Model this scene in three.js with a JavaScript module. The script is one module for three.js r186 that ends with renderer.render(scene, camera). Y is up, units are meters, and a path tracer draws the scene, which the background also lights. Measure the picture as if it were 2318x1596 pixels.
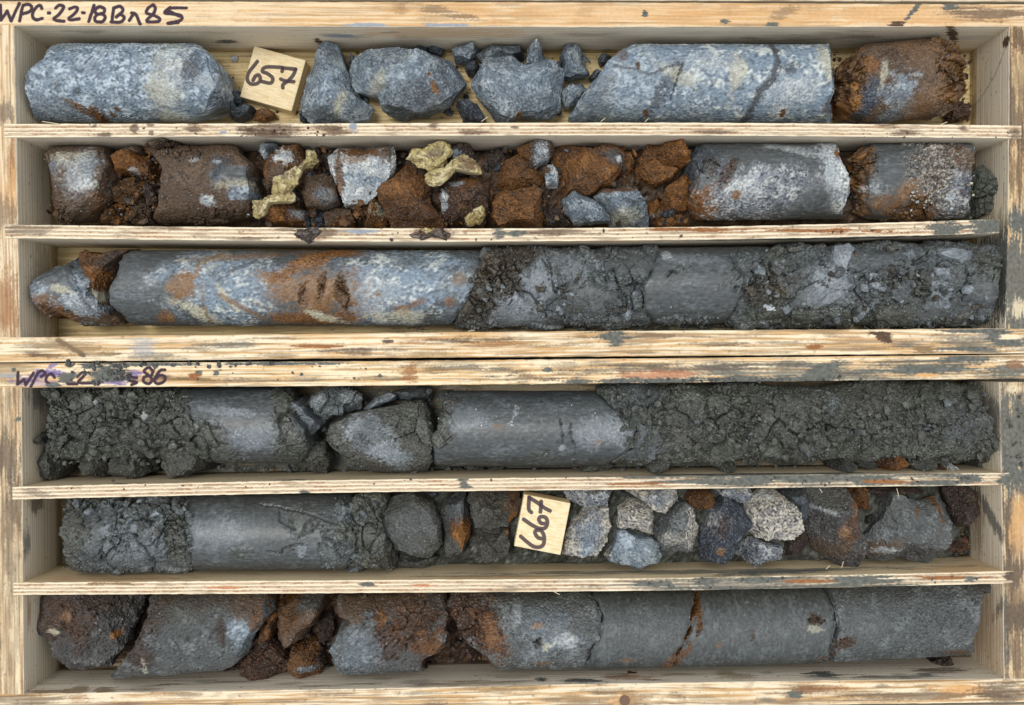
import * as THREE from 'three';
import { mergeGeometries } from 'three/addons/utils/BufferGeometryUtils.js';
import { RoundedBoxGeometry } from 'three/addons/geometries/RoundedBoxGeometry.js';

// ---------------------------------------------------------------- camera, sky, sun, exposure
const scene = new THREE.Scene();
const RAIL = 0.102, FLOOR = 0.012, EYE = RAIL + 1.034;          // heights in metres: rail tops, box floor, camera
const UNIT = 0.0005;                                            // plans below are drawn in half millimetres at rail height
const camera = new THREE.PerspectiveCamera(2 * Math.atan(798 * UNIT / 1.034) * 180 / Math.PI, 1024 / 705, 0.05, 30);
camera.position.set(0, EYE, 0);
camera.up.set(0, 0, -1);
camera.lookAt(0, 0, 0);
scene.add(camera);

const renderer = new THREE.WebGLRenderer({ antialias: true });
renderer.toneMapping = THREE.LinearToneMapping;
renderer.toneMappingExposure = 1.4;
renderer.shadowMap.enabled = true;
renderer.shadowMap.type = THREE.PCFSoftShadowMap;

{ // bright overcast: the zenith about two and a half times as bright as the horizon
  const W = 64, H = 32, data = new Float32Array(W * H * 4);
  for (let j = 0; j < H; j++) {
    const el = ((j + 0.5) / H - 0.5) * Math.PI, s = Math.max(0, Math.sin(el));
    const v = el < 0 ? 0.2 : 0.9 * (0.3 + 0.7 * s);
    for (let i = 0; i < W; i++) { const k = (j * W + i) * 4; data[k] = v * 0.975; data[k + 1] = v; data[k + 2] = v * 1.035; data[k + 3] = 1; }
  }
  const sky = new THREE.DataTexture(data, W, H, THREE.RGBAFormat, THREE.FloatType);
  sky.mapping = THREE.EquirectangularReflectionMapping; sky.magFilter = sky.minFilter = THREE.LinearFilter; sky.needsUpdate = true;
  scene.background = sky; scene.environment = sky;
}
const sun = new THREE.DirectionalLight(new THREE.Color(1, 0.965, 0.9), 1.3);
sun.position.set(-0.45, 2.2, -0.25);
sun.castShadow = true; sun.shadow.radius = 34; sun.shadow.mapSize.set(2048, 2048);
Object.assign(sun.shadow.camera, { left: -0.8, right: 0.8, top: 0.8, bottom: -0.8, near: 0.2, far: 5 });
scene.add(sun, sun.target);

// ---------------------------------------------------------------- numbers
function rng(seed) { let a = seed >>> 0; return () => { a = (a + 0x6D2B79F5) | 0; let t = Math.imul(a ^ (a >>> 15), 1 | a); t = (t + Math.imul(t ^ (t >>> 7), 61 | t)) ^ t; return ((t ^ (t >>> 14)) >>> 0) / 4294967296; }; }
const PERM = new Uint8Array(512); { const r = rng(77), p = [...Array(256).keys()]; for (let i = 255; i > 0; i--) { const j = Math.floor(r() * (i + 1)); [p[i], p[j]] = [p[j], p[i]]; } for (let i = 0; i < 512; i++) PERM[i] = p[i & 255]; }
const GX = new Float64Array([1, -1, 1, -1, 1, -1, 1, -1, 0, 0, 0, 0, 1, -1, 0, 0]), GY = new Float64Array([1, 1, -1, -1, 0, 0, 0, 0, 1, -1, 1, -1, 1, 1, -1, -1]), GZ = new Float64Array([0, 0, 0, 0, 1, 1, -1, -1, 1, 1, -1, -1, 0, 0, 1, -1]);
function n3(x, y, z) {
  const xf = Math.floor(x), yf = Math.floor(y), zf = Math.floor(z), X = xf & 255, Y = yf & 255, Z = zf & 255;
  x -= xf; y -= yf; z -= zf;
  const u = x * x * x * (x * (x * 6 - 15) + 10), v = y * y * y * (y * (y * 6 - 15) + 10), w = z * z * z * (z * (z * 6 - 15) + 10), x1 = x - 1, y1 = y - 1, z1 = z - 1;
  const A = PERM[X] + Y, AA = PERM[A] + Z, AB = PERM[A + 1] + Z, B = PERM[X + 1] + Y, BA = PERM[B] + Z, BB = PERM[B + 1] + Z;
  let h = PERM[AA] & 15; const a0 = GX[h] * x + GY[h] * y + GZ[h] * z; h = PERM[BA] & 15; const a1 = GX[h] * x1 + GY[h] * y + GZ[h] * z;
  h = PERM[AB] & 15; const b0 = GX[h] * x + GY[h] * y1 + GZ[h] * z; h = PERM[BB] & 15; const b1 = GX[h] * x1 + GY[h] * y1 + GZ[h] * z;
  h = PERM[AA + 1] & 15; const c0 = GX[h] * x + GY[h] * y + GZ[h] * z1; h = PERM[BA + 1] & 15; const c1 = GX[h] * x1 + GY[h] * y + GZ[h] * z1;
  h = PERM[AB + 1] & 15; const d0 = GX[h] * x + GY[h] * y1 + GZ[h] * z1; h = PERM[BB + 1] & 15; const d1 = GX[h] * x1 + GY[h] * y1 + GZ[h] * z1;
  const p = a0 + u * (a1 - a0), q = b0 + u * (b1 - b0), r = c0 + u * (c1 - c0), s = d0 + u * (d1 - d0), e = p + v * (q - p), f = r + v * (s - r);
  return e + w * (f - e);
}
function fb(x, y, z, o = 3) { let s = 0, a = 1, t = 0; for (let i = 0; i < o; i++) { s += a * n3(x, y, z); t += a; x = x * 2.03 + 11.3; y = y * 2.03 + 5.7; z = z * 2.03 + 8.1; a *= 0.55; } return s / t * 1.5; }
const ss = (a, b, x) => { const t = Math.min(1, Math.max(0, (x - a) / (b - a))); return t * t * (3 - 2 * t); };
const lerp = (a, b, t) => a + (b - a) * t;
function hash3(i, j, k) { let h = Math.imul(i, 374761393) ^ Math.imul(j, 668265263) ^ Math.imul(k, 2147483647 ^ 0x5bd1e995); h = Math.imul(h ^ (h >>> 13), 1274126177); return (h ^ (h >>> 16)) >>> 0; }
let F1 = 0, F2 = 0, FH = 0;                                      // worley(): nearest and second nearest cell, hash of the nearest
function worley(x, y, z) {
  const X = Math.floor(x), Y = Math.floor(y), Z = Math.floor(z); F1 = F2 = 9; let id = 0;
  for (let i = -1; i < 2; i++) for (let j = -1; j < 2; j++) for (let k = -1; k < 2; k++) {
    const h = hash3(X + i, Y + j, Z + k), dx = X + i + (h & 1023) / 1023 - x, dy = Y + j + ((h >>> 10) & 1023) / 1023 - y, dz = Z + k + ((h >>> 20) & 1023) / 1023 - z, d = dx * dx + dy * dy + dz * dz;
    if (d < F1) { F2 = F1; F1 = d; id = h; } else if (d < F2) F2 = d;
  }
  F1 = Math.sqrt(F1); F2 = Math.sqrt(F2); FH = (Math.imul(id, 2654435761) >>> 8) / 16777216;
}
const hexc = {}; const C = h => hexc[h] || (hexc[h] = (c => [c.r, c.g, c.b])(new THREE.Color(h)));

// a plan position (half millimetres, seen at rail height) as a point at height y
function at(px, py, y) { const s = UNIT * (EYE - y) / (EYE - RAIL); return [(px - 1159) * s, y, (py - 798) * s]; }
// plain plan coordinates of a point, straight down, for laying out stains and bands on a thing
const PLAN = UNIT * 1.018;
const planX = x => x / PLAN + 1159, planY = z => z / PLAN + 798;

// ---------------------------------------------------------------- what surfaces are made of: colour (linear) and fine relief (metres)
const out = { r: 0, g: 0, b: 0, d: 0 };
function mk(o) {
  const mu = o.mul ?? 1, sc = c => c.map(v => v * mu), base = sc(C(o.base)), pale = sc(C(o.pale)), dark = sc(C(o.dark)), f = o.f || 45, g = o.g || 420, p0 = o.p0 ?? 0, p1 = o.p1 ?? 0.7, d0 = o.d0 ?? 0.3, da = o.da ?? 0.0008, ds = o.ds ?? 0.0004, sp = o.sp ?? 0.5, spc = C(o.spc || '#c9cdd0'), sq = o.sq || [1, 1, 1];
  const st = o.st ?? 0.36, sx = o.scratch || null, ac = o.alt ? sc(C(o.alt)) : null, a0 = o.a0 ?? 0.15;
  return (x, y, z) => {
    const X = x * sq[0], Y = y * sq[1], Z = z * sq[2];
    const a = fb(X * f, Y * f, Z * f, 3), s = n3(X * g, Y * g, Z * g) * 1.4, t = n3(x * 760 + 7, y * 760, z * 760), q = fb(X * f * 2.7 + 31, Y * f * 2.7, Z * f * 2.7 + 9, 2);
    const m = ss(p0, p1, a + 0.4 * s), k = ss(d0, d0 + 0.3, q - 0.35 * s) * (o.dm ?? 0.75), w = ss(st, st + 0.12, t) * sp * (st > 0.4 ? ss(-0.05, 0.5, q) : 1);
    let r = lerp(base[0], pale[0], m), gg = lerp(base[1], pale[1], m), b = lerp(base[2], pale[2], m);
    if (ac) { const v = ss(a0, a0 + 0.4, fb(X * f * 0.6 + 70, Y * f * 0.6, Z * f * 0.6, 3) + 0.2 * s); r = lerp(r, ac[0], v); gg = lerp(gg, ac[1], v); b = lerp(b, ac[2], v); }
    r = lerp(r, dark[0], k); gg = lerp(gg, dark[1], k); b = lerp(b, dark[2], k);
    const vv = 1 + 0.3 * s + 0.34 * t + (sx ? 0.3 * n3(x * sx[0], y * sx[1] + 3, z * sx[1]) : 0);
    out.r = lerp(r * vv, spc[0], w); out.g = lerp(gg * vv, spc[1], w); out.b = lerp(b * vv, spc[2], w);
    out.d = da * a + ds * (s + t) - (o.pit || 0) * k;
    if (o.crumb) {
      const wx = x + 0.006 * n3(x * 60, y * 60, z * 60), wz = z + 0.006 * n3(x * 60 + 40, y * 60, z * 60), c1 = (o.cs || 0.014) * 2, c2 = c1 * 0.42, c3 = c1 * 0.18;
      worley(wx / c1, y / c1, wz / c1); const e1 = F2 - F1, h1 = FH, b1 = F1;
      worley(wx / c2 + 3, y / c2, wz / c2); const e2 = F2 - F1, h2 = FH, b2 = F1;
      worley(wx / c3 + 9, y / c3, wz / c3); const e3 = F2 - F1, h3 = FH, b3 = F1;
      const loose = ss(-0.2, 0.3, fb(x * 30 + 5, y * 30, z * 30, 3)), l2 = lerp(0.15, 1, loose), l3 = lerp(0.2, 1, ss(-0.1, 0.4, fb(x * 44 + 25, y * 44, z * 44, 2)));
      out.d += o.crumb * ((h1 - 0.55) * 0.9 + 0.35 * (1 - b1 * b1 * 1.5) - 0.9 * (1 - ss(0, 0.055, e1)) + l2 * ((h2 - 0.5) * 0.62 + 0.24 * (1 - b2 * b2 * 1.5) - 0.55 * (1 - ss(0, 0.1, e2))) + l3 * ((h3 - 0.5) * 0.3 + 0.14 * (1 - b3 * b3 * 1.5) - 0.2 * (1 - ss(0, 0.16, e3))));
      const v = (0.78 + 0.42 * h1) * (1 + l2 * (h2 - 0.5) * 0.4) * (1 + l3 * (h3 - 0.5) * 0.3); out.r *= v; out.g *= v; out.b *= v;
    }
  };
}
const K = {
  blue: mk({ mul: 1.00, base: '#6f7f8e', pale: '#a9b7c2', dark: '#3e4a56', f: 75, g: 330, p0: -0.1, p1: 0.5, d0: 0.2, dm: 0.75, sp: 0.35, alt: '#8d9aa3' }),
  marble: mk({ mul: 0.98, base: '#768797', pale: '#bbc2c0', dark: '#4a5763', f: 62, g: 300, p0: -0.05, p1: 0.65, d0: 0.26, dm: 0.75, sp: 0.3, sq: [0.8, 1, 1] }),
  cream: mk({ base: '#b0ad98', pale: '#c8c4aa', dark: '#767970', f: 70, d0: 0.35, sp: 0.3 }),
  slate: mk({ mul: 0.62, base: '#4e565e', pale: '#77828a', dark: '#2f353c', f: 60, p0: 0.05, d0: 0.2, sp: 0.4, spc: '#9aa3a8' }),
  stone: mk({ mul: 0.92, base: '#606d79', pale: '#9aa5ac', dark: '#363e47', f: 55, p0: -0.05, d0: 0.3, sp: 0.4, alt: '#7b8588', da: 0.0012 }),
  navy: mk({ mul: 0.62, base: '#3b434f', pale: '#66707c', dark: '#20252d', f: 90, sp: 0.4, spc: '#9aa3a8', da: 0.0012, ds: 0.0007 }),
  vein: mk({ mul: 0.70, base: '#4c535b', pale: '#5d646b', dark: '#363c43', f: 90, sp: 0.1 }),
  rust: mk({ mul: 0.70, base: '#69451f', pale: '#8a5a22', dark: '#35231a', f: 50, p0: 0.05, d0: 0.15, sp: 0.6, st: 0.5, spc: '#bfc1bd', da: 0.0014, ds: 0.0008, pit: 0.0012 }),
  orange: mk({ mul: 0.66, base: '#885824', pale: '#a5702e', dark: '#55341b', f: 60, p0: 0, d0: 0.25, sp: 0.2, spc: '#c0a27a', da: 0.001, ds: 0.0006 }),
  stain: mk({ mul: 0.75, base: '#835f38', pale: '#96775a', dark: '#6b4526', f: 60, p0: 0, d0: 0.35, sp: 0.12, da: 0.0002, ds: 0.0001 }),
  rustcrumb: mk({ mul: 0.70, base: '#5f421f', pale: '#875a22', dark: '#33221a', f: 60, d0: 0.2, sp: 0.6, st: 0.5, spc: '#bfc1bd', crumb: 0.006, cs: 0.011 }),
  brown: mk({ mul: 0.70, base: '#5d4937', pale: '#715c48', dark: '#392d23', f: 45, d0: 0.3, sp: 0.6, st: 0.5, spc: '#bfc1bd', da: 0.001, ds: 0.0006 }),
  browncrumb: mk({ mul: 0.62, base: '#57432f', pale: '#715740', dark: '#33271e', f: 60, d0: 0.25, sp: 0.6, st: 0.5, spc: '#bfc1bd', crumb: 0.0055, cs: 0.01 }),
  redbrown: mk({ mul: 0.62, base: '#4f3828', pale: '#6e4c34', dark: '#30231b', f: 55, d0: 0.2, sp: 0.6, st: 0.5, spc: '#bfc1bd', da: 0.0014, ds: 0.0009, crumb: 0.003, cs: 0.01 }),
  darkred: mk({ mul: 0.60, base: '#40312a', pale: '#5b4a3f', dark: '#27211d', f: 55, d0: 0.25, sp: 0.6, st: 0.5, spc: '#bfc1bd', da: 0.0014, ds: 0.0009 }),
  white: mk({ base: '#9ba3a9', pale: '#d0d4d0', dark: '#626b78', f: 75, p0: -0.15, d0: 0.35, sp: 0.5, spc: '#e0e2de' }),
  clay: mk({ mul: 0.72, base: '#565b5d', pale: '#697075', dark: '#484c4d', f: 70, g: 330, p0: -0.1, p1: 0.8, d0: 0.4, dm: 0.55, sp: 0.4, st: 0.52, spc: '#bfc1bd', da: 0.0003, ds: 0.00012, sq: [0.55, 1, 1] , scratch: [16, 900] }),
  clayz: mk({ mul: 0.68, base: '#555a5a', pale: '#646a6c', dark: '#454a4a', f: 80, g: 330, p0: -0.1, p1: 0.7, d0: 0.4, dm: 0.5, sp: 0.4, st: 0.52, spc: '#bfc1bd', da: 0.0003, ds: 0.00015, sq: [1, 0.6, 0.6] , scratch: [900, 20] }),
  plate: mk({ mul: 0.98, base: '#6f777d', pale: '#878f95', dark: '#585e62', f: 45, d0: 0.5, dm: 0.4, sp: 0.15, da: 0.0003, ds: 0.00015 }),
  drab: mk({ mul: 0.82, base: '#4b4c47', pale: '#5f615b', dark: '#363632', f: 50, d0: 0.25, sp: 0.6, st: 0.5, spc: '#bfc1bd', da: 0.0012, ds: 0.0007 }),
  crumb: mk({ mul: 0.86, base: '#494c45', pale: '#62665e', dark: '#343531', f: 40, d0: 0.3, sp: 0.6, st: 0.5, spc: '#bfc1bd', crumb: 0.0065, cs: 0.018 }),
  finecrumb: mk({ mul: 0.86, base: '#4a4d46', pale: '#60645c', dark: '#353632', f: 40, d0: 0.3, sp: 0.6, st: 0.5, spc: '#bfc1bd', crumb: 0.0046, cs: 0.013 }),
  greycrumb: mk({ mul: 0.90, base: '#4f5455', pale: '#6d7476', dark: '#363938', f: 40, d0: 0.3, sp: 0.6, st: 0.5, spc: '#bfc1bd', crumb: 0.006, cs: 0.017 }),
  olive: mk({ mul: 0.56, base: '#4c453a', pale: '#665b48', dark: '#2f2b25', f: 50, d0: 0.3, sp: 0.3, spc: '#8b867a', crumb: 0.006, cs: 0.011 }),
  greyrock: mk({ mul: 0.68, base: '#5b5f5f', pale: '#7e8586', dark: '#3f4141', f: 50, g: 380, p0: -0.05, d0: 0.3, sp: 0.6, st: 0.5, spc: '#bfc1bd', da: 0.001, ds: 0.0007 }),
  roughgrey: mk({ mul: 0.66, base: '#4a4948', pale: '#6b6b6b', dark: '#2e2c2b', f: 80, p0: -0.05, d0: 0.2, sp: 0.6, st: 0.5, spc: '#bfc1bd', da: 0.0016, ds: 0.0012 }),
  granite: mk({ mul: 1.02, base: '#8d8b86', pale: '#bab5a9', dark: '#3c3f48', f: 110, g: 330, p0: -0.2, p1: 0.3, d0: 0.12, dm: 0.9, sp: 0.5, spc: '#d2cfc6', da: 0.0012, ds: 0.0008 }),
  granblue: mk({ mul: 1.02, base: '#70767f', pale: '#a5a8a8', dark: '#373c47', f: 90, p0: -0.1, p1: 0.5, d0: 0.15, dm: 0.85, sp: 0.5, spc: '#c6c6c2', da: 0.0011, ds: 0.0007 }),
  gravel: mk({ mul: 0.80, base: '#6a6158', pale: '#a8a49a', dark: '#3a332e', f: 160, g: 420, p0: -0.2, p1: 0.4, d0: 0.1, dm: 0.8, sp: 0.9, spc: '#cfcabe', da: 0.0016, ds: 0.0012, crumb: 0.0022, cs: 0.007 }),
  pitted: mk({ mul: 0.70, base: '#4c4f50', pale: '#60666a', dark: '#2f3030', f: 60, d0: 0.2, sp: 0.3, spc: '#8f9498', da: 0.001, ds: 0.0008, pit: 0.001 }),
  nearblack: mk({ mul: 0.50, base: '#2f2a26', pale: '#443c34', dark: '#1d1a18', f: 60, sp: 0.3, spc: '#77706a', crumb: 0.006, cs: 0.012 }),  // near-black crumbly kind for pieces low in the gaps
  goo: mk({ mul: 0.74, base: '#bcab70', pale: '#e0d3a6', dark: '#735b3a', f: 70, p0: -0.1, p1: 0.5, d0: 0.12, dm: 0.8, sp: 0.15, spc: '#d8caa0', da: 0, ds: 0 }),
  crack: (x, y, z) => { const c = C('#2b2b29'); out.r = c[0]; out.g = c[1]; out.b = c[2]; out.d = -0.003; },
};
const E = (kind, cx, cy, rx, ry, rot = 0, soft = 0.35, amt = 1) => ({ kind, cx, cy, rx, ry, c: Math.cos(rot * Math.PI / 180), s: Math.sin(rot * Math.PI / 180), soft: soft * 0.7, amt, far: Math.max(rx, ry) * 2.4 });
const V = (kind, pts, w, amt = 1) => ({ kind, pts, w, amt, x0: Math.min(...pts.map(p => p[0])) - w * 2, x1: Math.max(...pts.map(p => p[0])) + w * 2, y0: Math.min(...pts.map(p => p[1])) - w * 2, y1: Math.max(...pts.map(p => p[1])) + w * 2 });
function segd(px, py, pts) { let d = 1e9; for (let i = 0; i + 1 < pts.length; i++) { const ax = pts[i][0], ay = pts[i][1], bx = pts[i + 1][0] - ax, by = pts[i + 1][1] - ay, t = Math.min(1, Math.max(0, ((px - ax) * bx + (py - ay) * by) / (bx * bx + by * by || 1))), ex = px - ax - bx * t, ey = py - ay - by * t; d = Math.min(d, ex * ex + ey * ey); } return Math.sqrt(d); }
function cover(p, X, Y, nz) {                                   // how much of patch p lies at plan point X, Y
  if (p.pts) { if (X < p.x0 || X > p.x1 || Y < p.y0 || Y > p.y1) return 0; return p.amt * (1 - ss(0.35, 1, segd(X + nz * 8, Y + nz * 6, p.pts) / p.w * (1 + nz * 0.5))); }
  const dx = X - p.cx, dy = Y - p.cy; if (dx > p.far || dx < -p.far || dy > p.far || dy < -p.far) return 0;
  const u = (dx * p.c + dy * p.s) / p.rx, v = (-dx * p.s + dy * p.c) / p.ry, d = Math.sqrt(u * u + v * v) + nz * (0.5 + 0.7 * p.soft);
  return p.amt * (1 - ss(1 - p.soft, 1 + p.soft, d));
}
const sf = { r: 0, g: 0, b: 0, d: 0 };
function surface(x, y, z, kind, patches) {                       // colour and relief of a thing's surface at a point
  kind(x, y, z); let r = out.r, g = out.g, b = out.b, d = out.d;
  if (patches && patches.length) {
    const X = planX(x), Y = planY(z); let nz = null;
    for (const p of patches) {
      if (p.pts ? (X < p.x0 || X > p.x1 || Y < p.y0 || Y > p.y1) : (Math.abs(X - p.cx) > p.far || Math.abs(Y - p.cy) > p.far)) continue;
      if (nz === null) nz = fb(x * 42, y * 42, z * 42, 5) * 1.1 + 0.5 * n3(x * 190, y * 190, z * 190) + 0.75 * n3(x * 430, y * 430, z * 430);
      const m = cover(p, X, Y, p.kind === 'crack' ? nz * 0.5 : nz); if (m < 0.01) continue;
      K[p.kind](x, y, z); r = lerp(r, out.r, m); g = lerp(g, out.g, m); b = lerp(b, out.b, m); d = lerp(d, out.d, m);
    }
  }
  sf.r = Math.max(0.004, r); sf.g = Math.max(0.004, g); sf.b = Math.max(0.004, b); sf.d = d;
}

// ---------------------------------------------------------------- shared materials
function grainTexture() {                                        // fine mineral grain, 0.45 mm a texel
  const N = 512, d = new Uint8Array(N * N * 4), r = rng(5), f = new Float32Array(N * N);
  for (let i = 0; i < N * N; i++) f[i] = r();
  for (let j = 0; j < N; j++) for (let i = 0; i < N; i++) {
    const q = (a, b) => f[((j + b + N) % N) * N + (i + a + N) % N];
    const v = 0.5 * q(0, 0) + 0.125 * (q(1, 0) + q(-1, 0) + q(0, 1) + q(0, -1)), k = (j * N + i) * 4, g = Math.round(255 * (0.72 + 0.28 * v));
    d[k] = d[k + 1] = d[k + 2] = g; d[k + 3] = 255;
  }
  const t = new THREE.DataTexture(d, N, N, THREE.RGBAFormat); t.wrapS = t.wrapT = THREE.RepeatWrapping; t.magFilter = THREE.LinearFilter; t.needsUpdate = true; return t;
}
const grain = grainTexture(), GRAIN = 512 * 0.00045;
const rockMat = new THREE.MeshStandardMaterial({ vertexColors: true, map: grain, bumpMap: grain, bumpScale: 0.0007, roughness: 0.66, flatShading: true });
const dampMat = new THREE.MeshStandardMaterial({ vertexColors: true, map: grain, bumpMap: grain, bumpScale: 0.0004, roughness: 0.5, flatShading: true });
const slickMat = new THREE.MeshStandardMaterial({ vertexColors: true, map: grain, bumpMap: grain, bumpScale: 0.00015, roughness: 0.44 });
const gooMat = new THREE.MeshPhysicalMaterial({ vertexColors: true, roughness: 0.6, transmission: 0.18, thickness: 0 });
const MATS = { rock: rockMat, damp: dampMat, slick: slickMat };

// ---------------------------------------------------------------- naming
const taken = {};
function numbered(n) { const k = taken[n] = (taken[n] ?? -1) + 1; return k ? n + '_' + String(k).padStart(3, '0') : n; }
function tag(o, label, category, group) { o.userData.label = label; o.userData.category = category; if (group) o.userData.group = group; return o; }
function mesh(name, geo, mat, parent) { const m = new THREE.Mesh(geo, mat); m.name = name; m.castShadow = m.receiveShadow = true; parent.add(m); return m; }
function thing(name, geo, mat, label, category, group) {
  geo.computeBoundingBox(); const b = geo.boundingBox, x = (b.min.x + b.max.x) / 2, y = b.min.y, z = (b.min.z + b.max.z) / 2; geo.translate(-x, -y, -z);
  const m = mesh(numbered(name), geo, mat, scene); m.position.set(x, y, z); return tag(m, label, category, group);
}
function finish(pos, col, idx, uvOf) {
  const g = new THREE.BufferGeometry(), uv = new Float32Array(pos.length / 3 * 2);
  for (let i = 0; i < pos.length / 3; i++) { uv[i * 2] = (pos[i * 3] + pos[i * 3 + 1] * 0.37) / GRAIN; uv[i * 2 + 1] = (pos[i * 3 + 2] + pos[i * 3 + 1] * 0.81) / GRAIN; }
  g.setAttribute('position', new THREE.BufferAttribute(pos, 3)); g.setAttribute('color', new THREE.BufferAttribute(col, 3)); g.setAttribute('uv', new THREE.BufferAttribute(uv, 2));
  g.setIndex(idx instanceof Uint32Array ? new THREE.BufferAttribute(idx, 1) : idx); g.computeVertexNormals(); return g;
}

// ---------------------------------------------------------------- broken rock: an outline in plan, faceted and rounded through its height
const cubes = {};
function cubeSphere(N) {
  if (cubes[N]) return cubes[N];
  const ids = new Map(), dirs = [], idx = [];
  const V3 = (i, j, k) => { const key = (i * 512 + j) * 512 + k; let v = ids.get(key); if (v === undefined) { const w = q => Math.tan((q / N * 2 - 1) * Math.PI / 4), x = w(i), y = w(j), z = w(k), l = Math.hypot(x, y, z); v = dirs.length / 3; dirs.push(x / l, y / l, z / l); ids.set(key, v); } return v; };
  const quad = (a, b, c, d) => idx.push(a, b, c, a, c, d);
  for (let i = 0; i < N; i++) for (let j = 0; j < N; j++) {
    quad(V3(i, N, j), V3(i, N, j + 1), V3(i + 1, N, j + 1), V3(i + 1, N, j)); quad(V3(i, 0, j), V3(i + 1, 0, j), V3(i + 1, 0, j + 1), V3(i, 0, j + 1));
    quad(V3(N, i, j), V3(N, i + 1, j), V3(N, i + 1, j + 1), V3(N, i, j + 1)); quad(V3(0, i, j), V3(0, i, j + 1), V3(0, i + 1, j + 1), V3(0, i + 1, j));
    quad(V3(i, j, N), V3(i + 1, j, N), V3(i + 1, j + 1, N), V3(i, j + 1, N)); quad(V3(i, j, 0), V3(i, j + 1, 0), V3(i + 1, j + 1, 0), V3(i + 1, j, 0));
  }
  return cubes[N] = { dirs, idx: new Uint32Array(idx) };
}
let serial = 0;
function rockGeo(o) {
  const r = rng(o.seed || 1000 + 37 * ++serial), top = o.top ?? 0.088, base = o.base ?? FLOOR, yq = base + (top - base) * (o.eq ?? 0.5), p = o.p ?? 2.7;
  const poly = []; for (let i = 0; i < o.pts.length; i += 2) { const q = at(o.pts[i], o.pts[i + 1], yq); poly.push([q[0], q[2]]); }
  let ar = 0, cx = 0, cz = 0; for (let i = 0; i < poly.length; i++) { const [x0, z0] = poly[i], [x1, z1] = poly[(i + 1) % poly.length], k = x0 * z1 - x1 * z0; ar += k; cx += (x0 + x1) * k; cz += (z0 + z1) * k; } cx /= 3 * ar; cz /= 3 * ar;
  const M = 180, rad = new Float32Array(M);
  for (let m = 0; m < M; m++) { const a = m / M * 2 * Math.PI, dx = Math.cos(a), dz = Math.sin(a); let best = 0.002; for (let i = 0; i < poly.length; i++) { const ax = poly[i][0] - cx, az = poly[i][1] - cz, bx = poly[(i + 1) % poly.length][0] - cx - ax, bz = poly[(i + 1) % poly.length][1] - cz - az, den = dx * bz - dz * bx; if (Math.abs(den) < 1e-12) continue; const t = (ax * bz - az * bx) / den, s = (ax * dz - az * dx) / den; if (t > 0 && s >= 0 && s <= 1) best = Math.max(best, t); } rad[m] = best * 1.09; }
  const size = Math.sqrt(Math.abs(ar) / 2 / Math.PI), N = Math.max(7, Math.min(60, Math.round(Math.max(size, (top - base) / 2) * 2 * Math.PI / 4 / (o.step || 0.00118))));
  const cs = cubeSphere(N), n = cs.dirs.length / 3, pos = new Float32Array(n * 3), col = new Float32Array(n * 3), planes = [];
  for (let i = 0; i < (o.cuts ?? 13); i++) { const a = r() * 2 * Math.PI, ny = -0.2 + 1.15 * r(), h = Math.sqrt(Math.max(0, 1 - ny * ny)); planes.push([Math.cos(a) * h, ny, Math.sin(a) * h, (o.cut ?? 0.7) + 0.22 * r()]); }
  if (o.planes) for (const q of o.planes) { const l = Math.hypot(q[0], q[1], q[2]); planes.push([q[0] / l, q[1] / l, q[2] / l, q[3]]); }
  const kind = K[o.kind], rough = o.rough ?? 0.035, so = r() * 40;
  for (let i = 0; i < n; i++) {
    const dx = cs.dirs[i * 3], dy = cs.dirs[i * 3 + 1], dz = cs.dirs[i * 3 + 2], h = Math.hypot(dx, dz) || 1e-6, k = 1 / Math.pow(Math.pow(h, p) + Math.pow(Math.abs(dy), p), 1 / p);
    let qx = dx * k, qy = dy * k, qz = dz * k;
    for (const c of planes) { const d = qx * c[0] + qy * c[1] + qz * c[2] - c[3]; if (d > 0) { qx -= c[0] * d; qy -= c[1] * d; qz -= c[2] * d; } }
    const nn = 1 + rough * fb(qx * 2.2 + so, qy * 2.2, qz * 2.2 + so, 4) * 2; qx *= nn; qy *= nn; qz *= nn;
    let a = Math.atan2(qz, qx) / (2 * Math.PI) * M; if (a < 0) a += M; const i0 = Math.floor(a) % M, R = lerp(rad[i0], rad[(i0 + 1) % M], a - Math.floor(a));
    let x = cx + qx * R, y = yq + (qy > 0 ? qy * (top - yq) : qy * (yq - base)), z = cz + qz * R;
    surface(x, y, z, kind, o.patches);
    x += dx * sf.d; y += dy * sf.d; z += dz * sf.d;
    pos[i * 3] = x; pos[i * 3 + 1] = Math.max(base, y); pos[i * 3 + 2] = z; col[i * 3] = sf.r; col[i * 3 + 1] = sf.g; col[i * 3 + 2] = sf.b;
  }
  return finish(pos, col, cs.idx.slice());
}
function rock(name, label, category, kind, pts, o = {}) { return thing(name, rockGeo({ kind, pts, ...o }), MATS[o.mat || 'rock'], label, category, o.group); }

// ---------------------------------------------------------------- drill core: a cylinder between two broken ends drawn in plan
function ends(list, o) {                                         // end outline -> axial position as a function of the offset across the core
  const pts = list.map(([px, py]) => {
    let y = o.yc, t = 0, s = 0;
    for (let k = 0; k < 3; k++) { const q = at(px, py, y), vx = q[0] - o.ax, vz = q[2] - o.az; s = vx * o.ex + vz * o.ez; t = Math.max(-1, Math.min(1, (-vx * o.ez + vz * o.ex) / o.R)); y = o.yc + Math.sqrt(1 - t * t) * o.R; }
    return [t, s];
  }).sort((a, b) => a[0] - b[0]);
  return t => { if (t <= pts[0][0]) return pts[0][1]; for (let i = 1; i < pts.length; i++) if (t <= pts[i][0]) { const [t0, s0] = pts[i - 1], [t1, s1] = pts[i]; return lerp(s0, s1, ss(0, 1, (t - t0) / (t1 - t0 || 1)) * 0.5 + 0.5 * (t - t0) / (t1 - t0 || 1)); } return pts[pts.length - 1][1]; };
}
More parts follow.
